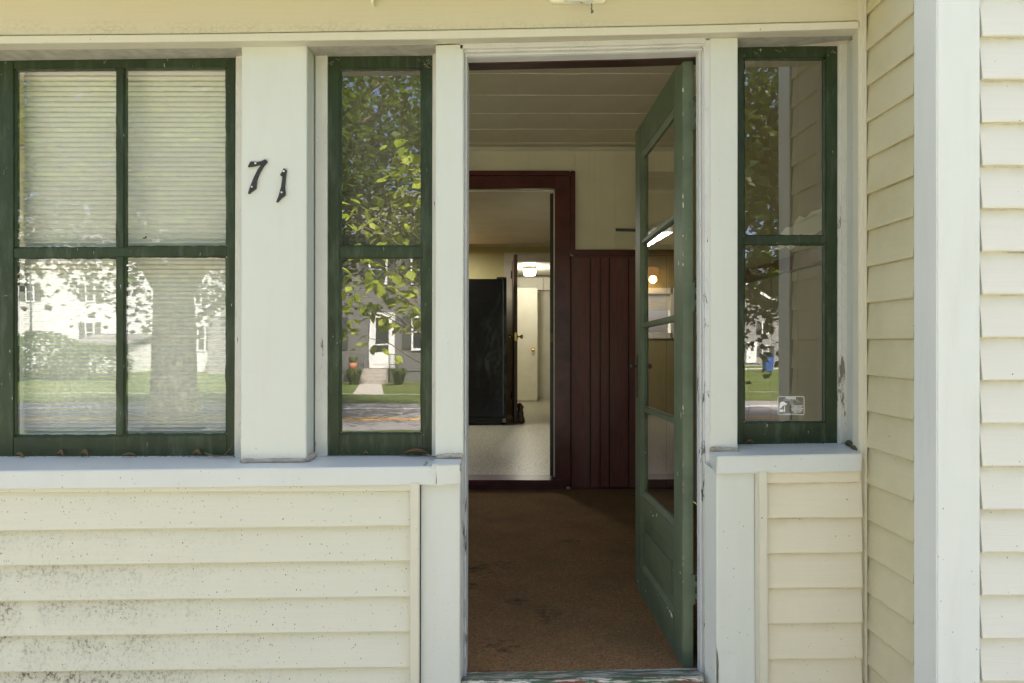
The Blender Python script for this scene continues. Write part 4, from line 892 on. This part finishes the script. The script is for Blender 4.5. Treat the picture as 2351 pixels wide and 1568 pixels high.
for k in range(150):
    px = U(2, 540) if k < 90 else (U(760, 985) if k < 125 else U(1698, 1925)); py = (1049 if k < 90 else 1044 if k < 125 else 1019) - rnd() ** 2 * 1.5
    c = W(px, py, U(.06, .078)); a = U(0, 3.14); l = U(.001, .006); w = .0009
    dx, dy = math.cos(a) * l, math.sin(a) * l * .4; b0 = len(dv)
    dv += [c + Vector((-dx, -dy, 0)), c + Vector((dx, dy, .0015)), c + Vector((dx, dy, .0028)), c + Vector((-dx, -dy, .0020))]; dfc.append((b0, b0 + 1, b0 + 2, b0 + 3))
tag(link('leaf_litter', mesh_of('litter', dv, dfc), M['twig_bark']), 'fine brown plant crumbs along the back of the window sills', 'debris', kind='stuff')
lv, lf = [], []
for k in range(75):
    x_, y_ = U(-.25, .5), .09 + abs(random.gauss(0, .45)); a = U(-.7, .7) if k % 3 else U(0, 3.1); l = U(.0015, .004) if k > 12 else U(.008, .024); w = U(.0006, .0012); i = len(lv)
    dx, dy = math.cos(a) * l, math.sin(a) * l
    lv += [(x_ - dx, y_ - dy - w, .003), (x_ + dx, y_ + dy - w, .004), (x_ + dx, y_ + dy + w, .004), (x_ - dx, y_ - dy + w, .003)]; lf.append((i, i + 1, i + 2, i + 3))
tag(link('carpet_lint', mesh_of('lint', lv, lf), M['caulk']), 'pale shavings and lint scattered on the brown carpet', 'debris', kind='stuff')
fy = thing('fly', 'small dark fly sitting on the wide window glass', 'fly', W(331, 546, .094))
link('body', lathe([(0, -.0055), (.0016, -.004), (.0022, 0), (.0014, .004), (0, .0055)], 8, 'X', W(331, 546.5, .0925)), M['black_iron'], fy)
for s in (-1, 1): link('wing', mesh_of('w', [W(330, 546, .0915), W(335, 543 + s, .091), W(338, 544.5 + s, .091), W(334, 547, .0915)], [(0, 1, 2, 3)]), M['window_dark'], fy)
# cobweb wisps in the head corners
wb, wf = [], []
def wisp(a, b_, r=.0005):
    global wb, wf
    a, b_ = Vector(a), Vector(b_); m_ = a.lerp(b_, .5) + Vector((U(-.006, .006), -.002, U(-.012, .002))); k = len(wb)
    for p in (a, m_, b_): wb += [p + Vector((0, 0, r)), p - Vector((0, 0, r))]
    wf += [(k, k + 2, k + 3, k + 1), (k + 2, k + 4, k + 5, k + 3)]
for _ in range(22):
    c = random.choice(((765, 135), (975, 134), (975, 136), (985, 138), (1905, 112), (1790, 113), (1730, 118)))
    q = W(c[0] + U(-14, 14), c[1] + U(-4, 8), .078); wisp(q, q + Vector((U(-.02, .02), .004, U(-.02, .01))))
tag(link('cobweb', mesh_of('cobweb', wb, wf), M['caulk']), 'tangled tan cobweb wisps in the window head corners', 'cobweb', kind='stuff')

# ------------------------------------------------------------------ the street mirrored in the panes: trees, houses, shrubs
def leaf_cloud(pts, size, mat, parent, name='crown', flat=.5, droop=0.0):
    v, fc = [], []
    for p in pts:
        s = size * U(.6, 1.25); n = Vector((U(-1, 1), U(-1, 1), U(-.2, 1) + flat)).normalized(); a = Vector((U(-1, 1), U(-1, 1), U(-.6, .3) - droop)); a = (a - n * a.dot(n)).normalized(); b_ = n.cross(a)
        k = len(v); v += [p - a * s * .5, p - a * s * .08 + b_ * s * .42 + n * s * .08, p + a * s * .55, p - a * s * .08 - b_ * s * .42 + n * s * .08]
        fc += [(k, k + 1, k + 2, k + 3)]
    return link(name, mesh_of(name, v, fc), M[mat], parent)
def gauss3(s): return Vector((random.gauss(0, s), random.gauss(0, s), random.gauss(0, s)))
def maple(name, label, base, trunk_r, crown_c, crown_r, nclump, per, leaf, mat='maple_leaf', trunk_h=4.0, shell=.55):
    t = thing(name, label, 'tree', base); b_ = Vector(base); c = Vector(crown_c)
    path = [b_ + Vector((0, 0, -.1)), b_ + Vector((.01, 0, .25)), b_ + Vector((.0, 0, .8)), b_ + Vector((.02, .02, 2.0)), b_ + Vector((.0, .05, trunk_h))]
    link('trunk', tube(path, [trunk_r * 1.5, trunk_r * 1.2, trunk_r * 1.02, trunk_r * .95, trunk_r * .8], 18), M['bark'], t)
    for k in range(11):
        a = k * 2.4; d_ = Vector((math.cos(a), math.sin(a), U(.25, 1.1))); e = c + Vector((d_.x * crown_r[0] * .75, d_.y * crown_r[1] * .75, crown_r[2] * U(-.5, .6))); s = path[-1] - Vector((0, 0, U(.0, 1.2)))
        m_ = s.lerp(e, .45) + Vector((0, 0, .7)); link('limb', tube([s, s.lerp(m_, .5) + Vector((0, 0, .2)), m_, e], [trunk_r * .42, trunk_r * .3, trunk_r * .2, .03], 7), M['bark'], t)
    pts = []
    for k in range(nclump):
        d_ = gauss3(1).normalized(); r_ = rnd() ** shell
        q = c + Vector((d_.x * crown_r[0], d_.y * crown_r[1], d_.z * crown_r[2])) * r_ * U(.85, 1.12)
        for _ in range(per): pts.append(q + gauss3(.38) - Vector((0, 0, abs(random.gauss(0, .25)))))
    leaf_cloud(pts, leaf, mat, t); return t
TD = 14.2
tb = R(400, 985, TD); tb.z = GZ
maple('maple_tree', 'big broad-crowned maple with a thick trunk on the front lawn', tb, .43, (tb.x + .4, tb.y - .9, 5.6), (6.3, 5.4, 3.6), 1500, 36, .15, trunk_h=3.2)
tb2 = R(1990, 985, 13.0); tb2.z = GZ
maple('maple_tree', 'dense dark tree mirrored in the sticker window', tb2, .28, (tb2.x - .2, tb2.y, 4.9), (3.9, 3.6, 3.9), 620, 32, .18, 'conifer_leaf', 3.0)

def ovate(p, d_, n, L_, v, fc):
    d_ = d_.normalized(); n = (n - d_ * n.dot(d_)).normalized(); b_ = d_.cross(n); k = len(v)
    prof = [(0, 0), (.18, .24), (.42, .36), (.68, .27), (.88, .1), (1, 0)]
    for t, w in prof: v += [p + d_ * L_ * t + b_ * w * L_ + n * (.10 * w * L_ - .12 * L_ * t * t), p + d_ * L_ * t - n * (.02 + .12 * t * t) * L_, p + d_ * L_ * t - b_ * w * L_ + n * (.10 * w * L_ - .12 * L_ * t * t)]
    for i in range(len(prof) - 1):
        for s in range(2): a = k + 3 * i + s; fc.append((a, a + 1, a + 4, a + 3))
def sapling():
    dp = 5.3; base = R(1042, 784, dp); base.z = GZ
    t = thing('young_tree', 'young leafy tree with bright yellow-green leaves close to the porch', 'tree', base); v, fc = [], []
    stem = [base, base + Vector((.02, 0, 1.0)), base + Vector((.0, .05, 2.0)), base + Vector((.05, .0, 3.3))]; link('trunk', tube(stem, [.03, .025, .018, .008], 8), M['twig_bark'], t)
    ends = [(935, 345, 5.2), (910, 365, 5.0), (950, 390, 5.4), (955, 450, 5.2), (925, 420, 5.1), (905, 470, 5.3), (795, 450, 5.2), (790, 510, 5.0), (860, 500, 5.4), (940, 520, 5.2), (800, 640, 5.0), (830, 690, 5.0), (870, 730, 5.1), (790, 700, 5.2), (850, 650, 5.1), (915, 680, 5.2), (930, 720, 5.3), (895, 660, 5.0), (800, 760, 5.1), (945, 600, 5.4), (880, 590, 5.3), (1090, 420, 5.3), (1130, 520, 5.2), (1100, 620, 5.3), (1160, 380, 5.5)]
    for px, py, d_ in ends:
        e = R(px, py, d_) + gauss3(.03); s = stem[1].lerp(stem[3], min(1, max(0, (e.z - .6) / 2.6))) ; m_ = s.lerp(e, .6) + Vector((0, 0, .06))
        link('branch', tube([s, m_, e], [.007, .0045, .002], 5), M['twig_bark'], t)
        for k in range(19):
            q = s.lerp(e, U(.5, 1.0)) if k < 8 else e + gauss3(.075)
            ovate(q, Vector((U(-1, 1), U(-.8, .8), U(-.9, .25))), Vector((U(-.5, .5), U(-.2, .9), 1)), U(.06, .11), v, fc)
    link('crown', mesh_of('leaves', v, fc, True), M['young_leaf'], t)
sapling()

def sawtooth(x0, x1, y, z0, z1, pitch=.105, proud=.014, name='wall'):
    n = int((z1 - z0) / pitch); v = []; fc = []
    for k in range(n):
        a = z0 + k * pitch; v += [(x0, y + proud, a), (x1, y + proud, a), (x0, y, a + pitch), (x1, y, a + pitch)]; i = 4 * k; fc.append((i, i + 1, i + 3, i + 2))
        if k: fc.append((i - 2, i - 1, i + 1, i))
    return mesh_of(name, v, fc)
def house(label, x0, x1, y, z0, eave, depth, wall, roof_h, gable_front=False):
    h = thing('house', label, 'house', ((x0 + x1) / 2, y, z0))
    link('wall', sawtooth(x0, x1, y, z0, eave), M[wall], h); link('wall_core', box(x0, x1, y - depth, y - .02, GZ, eave, 0), M[wall], h)
    xm = (x0 + x1) / 2; o = .35
    if gable_front:
        link('gable', mesh_of('g', [(x0, y, eave), (x1, y, eave), (xm, y, eave + roof_h)], [(0, 1, 2)]), M[wall], h)
        for s in (x0 - o, x1 + o):
            zl = eave - o * roof_h / (xm - x0); link('roof', hexa([(s, y + .3, zl), (xm, y + .3, eave + roof_h), (xm, y + .3, eave + roof_h + .15), (s, y + .3, zl + .15)], [(s, y - depth, zl), (xm, y - depth, eave + roof_h), (xm, y - depth, eave + roof_h + .15), (s, y - depth, zl + .15)], 0), M['roof_grey'], h)
            link('rake_board', hexa([(s, y + .34, zl - .02), (xm, y + .34, eave + roof_h - .02), (xm, y + .34, eave + roof_h + .2), (s, y + .34, zl + .2)], [(s, y + .302, zl - .02), (xm, y + .302, eave + roof_h - .02), (xm, y + .302, eave + roof_h + .2), (s, y + .302, zl + .2)], 0), M['far_trim'], h)
    else:
        link('roof', hexa([(x0 - o, y + o, eave), (x1 + o, y + o, eave), (x1 + o, y + o, eave + .18), (x0 - o, y + o, eave + .18)], [(x0 - o, y - depth / 2, eave + roof_h), (x1 + o, y - depth / 2, eave + roof_h), (x1 + o, y - depth / 2, eave + roof_h + .18), (x0 - o, y - depth / 2, eave + roof_h + .18)], 0), M['roof_grey'], h)
    return h
def hwin(h, x0, x1, z0, z1, y, shut=True, cols=1):
    w = link('window', box(x0 - .09, x1 + .09, y, y + .06, z0 - .1, z1 + .09, .005), M['far_trim'], h)
    zm_ = (z0 + z1) / 2
    for a, b_ in ((z0, zm_ - .025), (zm_ + .025, z1)): link('pane', box(x0, x1, y + .03, y + .066, a, b_, 0), M['window_dark'], w)
    if shut:
        for s in ((x0 - .11 - .38, x0 - .11), (x1 + .11, x1 + .49)): link('shutter', box(s[0], s[1], y + .012, y + .05, z0 - .03, z1 + .03, .005), M['shutter_dark'], h)
def RX(px, dp): return (px - CX) * dp / F
def RZ(py, dp): return ZC - (py - CY) * dp / F
def RY(dp): return 2 * MIR + D - dp
# grey house across the road
dp = 31.0; y = RY(dp)
gh = house('grey clapboard house with a white storm door across the road', RX(620, dp), RX(1120, dp), y, RZ(850, dp), 5.9, 9, 'house_grey', 2.6)
dr = link('door', box(RX(850, dp), RX(906, dp), y + .0, y + .09, RZ(845, dp), RZ(720, dp), .01), M['far_trim'], gh)
link('door_panel', box(RX(859, dp), RX(899, dp), y + .07, y + .11, RZ(836, dp), RZ(728, dp), .01), M['far_trim'], dr)
for a, b_ in ((731, 790), (793, 807)): link('door_glass', box(RX(864, dp), RX(893, dp), y + .1, y + .114, RZ(b_, dp), RZ(a, dp), 0), M['window_dark'], dr)
for k in range(4): link('step', box(RX(838 - 3 * k, dp), RX(892 + 2 * k, dp), y + .1 + .3 * k, y + .42 + .3 * k, GZ, RZ(846, dp) - .13 * k, .01), M['concrete'], gh)
for px in (808, 840, 897, 915):
    link('railing', tube([(RX(px, dp), y + .4, GZ + .1), (RX(px, dp), y + .4, RZ(812, dp))], .02, 6), M['black_iron'], gh)
for p0, p1 in ((808, 840), (897, 915)):
    for py in (812, 835): link('railing', tube([(RX(p0, dp), y + .4, RZ(py, dp)), (RX(p1, dp), y + .4, RZ(py, dp))], .016, 6), M['black_iron'], gh)
    for k in range(1, 6): q = lerp(p0, p1, k / 6); link('railing', tube([(RX(q, dp), y + .4, RZ(812, dp)), (RX(q, dp), y + .4, RZ(842, dp))], .009, 5), M['black_iron'], gh)
hwin(gh, RX(949, dp), RX(990, dp), RZ(800, dp), RZ(730, dp), y); hwin(gh, RX(949, dp), RX(990, dp), RZ(650, dp), RZ(585, dp), y); hwin(gh, RX(740, dp), RX(775, dp), RZ(800, dp), RZ(730, dp), y); hwin(gh, RX(740, dp), RX(775, dp), RZ(650, dp), RZ(585, dp), y); hwin(gh, RX(850, dp), RX(885, dp), RZ(650, dp), RZ(585, dp), y)
struct('front_walk', mesh_of('walk', [R(*p, 1) for p in ()] or [(RX(843, dp), y + 1.3, GZ + .009), (RX(890, dp), y + 1.3, GZ + .009), (RX(882, 23.7), RY(23.7), GZ + .009), (RX(812, 23.7), RY(23.7), GZ + .009)], [(0, 1, 2, 3)]), M['concrete'])
def tuft(px, py, dp_, w, hgt, label, n=220):
    c = R(px, py, dp_); c.z = GZ; t = thing('grass_clump', label, 'plant', c); v, fc = [], []
    for k in range(n):
        a = U(0, 6.28); r_ = U(.02, .18); l = hgt * U(.6, 1.1); d_ = Vector((math.cos(a), math.sin(a), 0)); p = c + d_ * r_; m_ = p + d_ * w * .3 + Vector((0, 0, l * .8)); e = p + d_ * w * U(.4, 1) + Vector((0, 0, l * U(.5, .9))); b_ = Vector((-d_.y, d_.x, 0)) * .018; i = len(v)
        v += [p - b_, p + b_, m_ - b_, m_ + b_, e]; fc += [(i, i + 1, i + 3, i + 2), (i + 2, i + 3, i + 4)]
    link('blades', mesh_of('blades', v, fc), M['grass_blade'], t)
tuft(815, 870, 29.3, .5, .75, 'arching ornamental grass clump by the planter side of the grey house steps'); tuft(915, 868, 29.2, .6, .8, 'arching ornamental grass clump between the grey house steps and shuttered window')
pt_ = thing('potted_plant', 'terracotta pot of grass on the grey house steps', 'potted plant', (RX(818, dp), y + .5, RZ(848, dp)))
link('pot', lathe([(.0, 0), (.12, 0), (.17, .3), (.15, .3), (.0, .27)], 14, 'Z', (RX(818, dp), y + .5, RZ(848, dp))), M['terracotta'], pt_)
link('foliage', tube([(RX(818, dp), y + .5, RZ(838, dp)), (RX(818, dp), y + .5, RZ(820, dp))], [.1, .2], 8), M['grass_blade'], pt_)
# white house, bright in the sun
dp = 42.0; y = RY(dp)
wh = house('white clapboard house with dark shutters standing in full sun', RX(-420, dp), RX(486, dp), y, GZ, 6.6, 9, 'house_white', 3.2)
hwin(wh, RX(200, dp), RX(216, dp), RZ(784, dp), RZ(743, dp), y); hwin(wh, RX(457, dp), RX(470, dp), RZ(802, dp), RZ(751, dp), y); hwin(wh, RX(449, dp), RX(461, dp), RZ(697, dp), RZ(664, dp), y); hwin(wh, RX(60, dp), RX(76, dp), RZ(690, dp), RZ(650, dp), y); hwin(wh, RX(200, dp), RX(216, dp), RZ(690, dp), RZ(650, dp), y)
link('porch_box', sawtooth(RX(228, dp), RX(350, dp), y + 2.5, GZ, RZ(815, dp)), M['house_white'], wh); link('porch_box', box(RX(228, dp), RX(350, dp), y, y + 2.48, GZ, RZ(790, dp), 0), M['house_white'], wh)
for k in range(4): link('porch_window', box(RX(236 + 28 * k, dp), RX(260 + 28 * k, dp), y + 2.45, y + 2.53, RZ(811, dp), RZ(796, dp), 0), M['window_dark'], wh)
link('porch_roof', hexa([(RX(222, dp), y + 2.9, RZ(792, dp)), (RX(356, dp), y + 2.9, RZ(792, dp)), (RX(356, dp), y + 2.9, RZ(788, dp)), (RX(222, dp), y + 2.9, RZ(788, dp))], [(RX(222, dp), y, RZ(770, dp)), (RX(356, dp), y, RZ(770, dp)), (RX(356, dp), y, RZ(766, dp)), (RX(222, dp), y, RZ(766, dp))], 0), M['roof_grey'], wh)
link('downspout', tube([(RX(70, dp), y + .06, GZ), (RX(70, dp), y + .06, 6)], .06, 8), M['shutter_dark'], wh)
dp = 39.0; y = RY(dp)
sh = house('small pale gabled outbuilding beside the white house', RX(478, dp), RX(560, dp), y, GZ, RZ(712, dp), 6, 'house_pale_grey', .95, True)
link('vent', box(RX(497, dp), RX(507, dp), y, y + .05, RZ(727, dp), RZ(708, dp), .005), M['far_trim'], sh)
# gabled pale house mirrored in the sticker window
dp = 50.0; y = RY(dp)
ph = house('pale grey gabled house with a white door and shuttered windows', RX(1655, dp), RX(1890, dp), y, GZ, RZ(722, dp), 9, 'house_pale_grey', 2.2, True)
hwin(ph, RX(1810, dp), RX(1823, dp), RZ(764, dp), RZ(740, dp), y); hwin(ph, RX(1813, dp), RX(1825, dp), RZ(818, dp), RZ(795, dp), y); hwin(ph, RX(1735, dp), RX(1748, dp), RZ(764, dp), RZ(740, dp), y)
dr = link('door', box(RX(1771, dp), RX(1797, dp), y, y + .08, RZ(834, dp), RZ(784, dp), .01), M['far_trim'], ph); link('door_window', box(RX(1781, dp), RX(1789, dp), y + .07, y + .085, RZ(805, dp), RZ(797, dp), 0), M['window_dark'], dr)
bn = thing('wheeled_bin', 'blue wheeled bin on the grass before the pale gabled house', 'bin', R(1823, 852, 40)); c = R(1823, 0, 40); bx_, by_ = c.x, c.y
link('body', hexa([(bx_ - .24, by_ - .28, GZ + .95), (bx_ + .3, by_ - .28, GZ + .95), (bx_ + .3, by_ + .28, GZ + .95), (bx_ - .24, by_ + .28, GZ + .95)], [(bx_ - .2, by_ - .22, GZ + .06), (bx_ + .24, by_ - .22, GZ + .06), (bx_ + .24, by_ + .22, GZ + .06), (bx_ - .2, by_ + .22, GZ + .06)], .02), M['bin_blue'], bn)
link('lid', box(bx_ - .28, bx_ + .34, by_ - .31, by_ + .31, GZ + .952, GZ + 1.03, .02), M['bin_blue'], bn)
for s in (-.18, .2): link('wheel', lathe([(0, -.03), (.1, -.03), (.1, .03), (0, .03)], 12, 'X', (bx_ + s, by_ - .25, GZ + .1)), M['black_iron'], bn)
struct('far_driveway', mesh_of('drive', [(RX(1695, 44), RY(44), GZ + .005), (RX(1955, 44), RY(44), GZ + .005), (RX(1955, 46), RY(46), GZ + .005), (RX(1695, 46), RY(46), GZ + .005)], [(0, 1, 2, 3)]), M['concrete'])
def bush(name, label, c, r_, n, leaf, mat='hedge_leaf', cat='shrub', group=None):
    t = thing(name, label, cat, (c[0], c[1], GZ), group); pts = []
    for k in range(n):
        d_ = gauss3(1).normalized(); q = Vector(c) + Vector((d_.x * r_[0], d_.y * r_[1], d_.z * r_[2])) * U(.7, 1.08) ** .6
        if q.z > GZ: pts.append(q)
    link('foliage', leaf_cloud(pts, leaf, mat, None, 'tmp').data, M[mat], t); bpy.data.objects.remove([o for o in bpy.data.objects if o.name.startswith('tmp')][0])
    link('stem', tube([(c[0], c[1], GZ - .05), (c[0], c[1], c[2])], [.05, .02], 6), M['bark'], t)
hp = R(90, 852, 33); bush('hedge_shrub', 'rounded dark green hedge shrub before the white house', (hp.x, hp.y, .05), (2.2, 1.4, 1.45), 4200, .17)
hp = R(205, 860, 32); bush('hedge_shrub', 'looser flowering shrub beside the rounded hedge at the white house', (hp.x, hp.y, -.1), (1.9, 1.2, 1.05), 3000, .15)
hp = R(-40, 852, 30); bush('hedge_shrub', 'leafy shrub past the rounded hedge at the edge of the white house lawn', (hp.x, hp.y, .2), (1.6, 1.4, 1.5), 2600, .16)
for px, d_, hgt, lab in ((540, 58, 9, 'tall tree behind the small pale outbuilding'), (1560, 62, 10, 'tall tree behind the pale gabled house on its door side'), (1850, 66, 11, 'tall tree behind the pale gabled house beyond its gable'), (1080, 52, 12, 'tall tree rising behind the grey clapboard house'), (640, 56, 11, 'tall tree in the gap between the grey and white houses'), (-100, 60, 12, 'tall tree behind the white clapboard house')):
    q = R(px, 784, d_); maple('backyard_tree', lab, (q.x, q.y, GZ), .3, (q.x, q.y, hgt * .55), (4.5, 4.5, hgt * .5), 200, 22, .5, trunk_h=3.0)
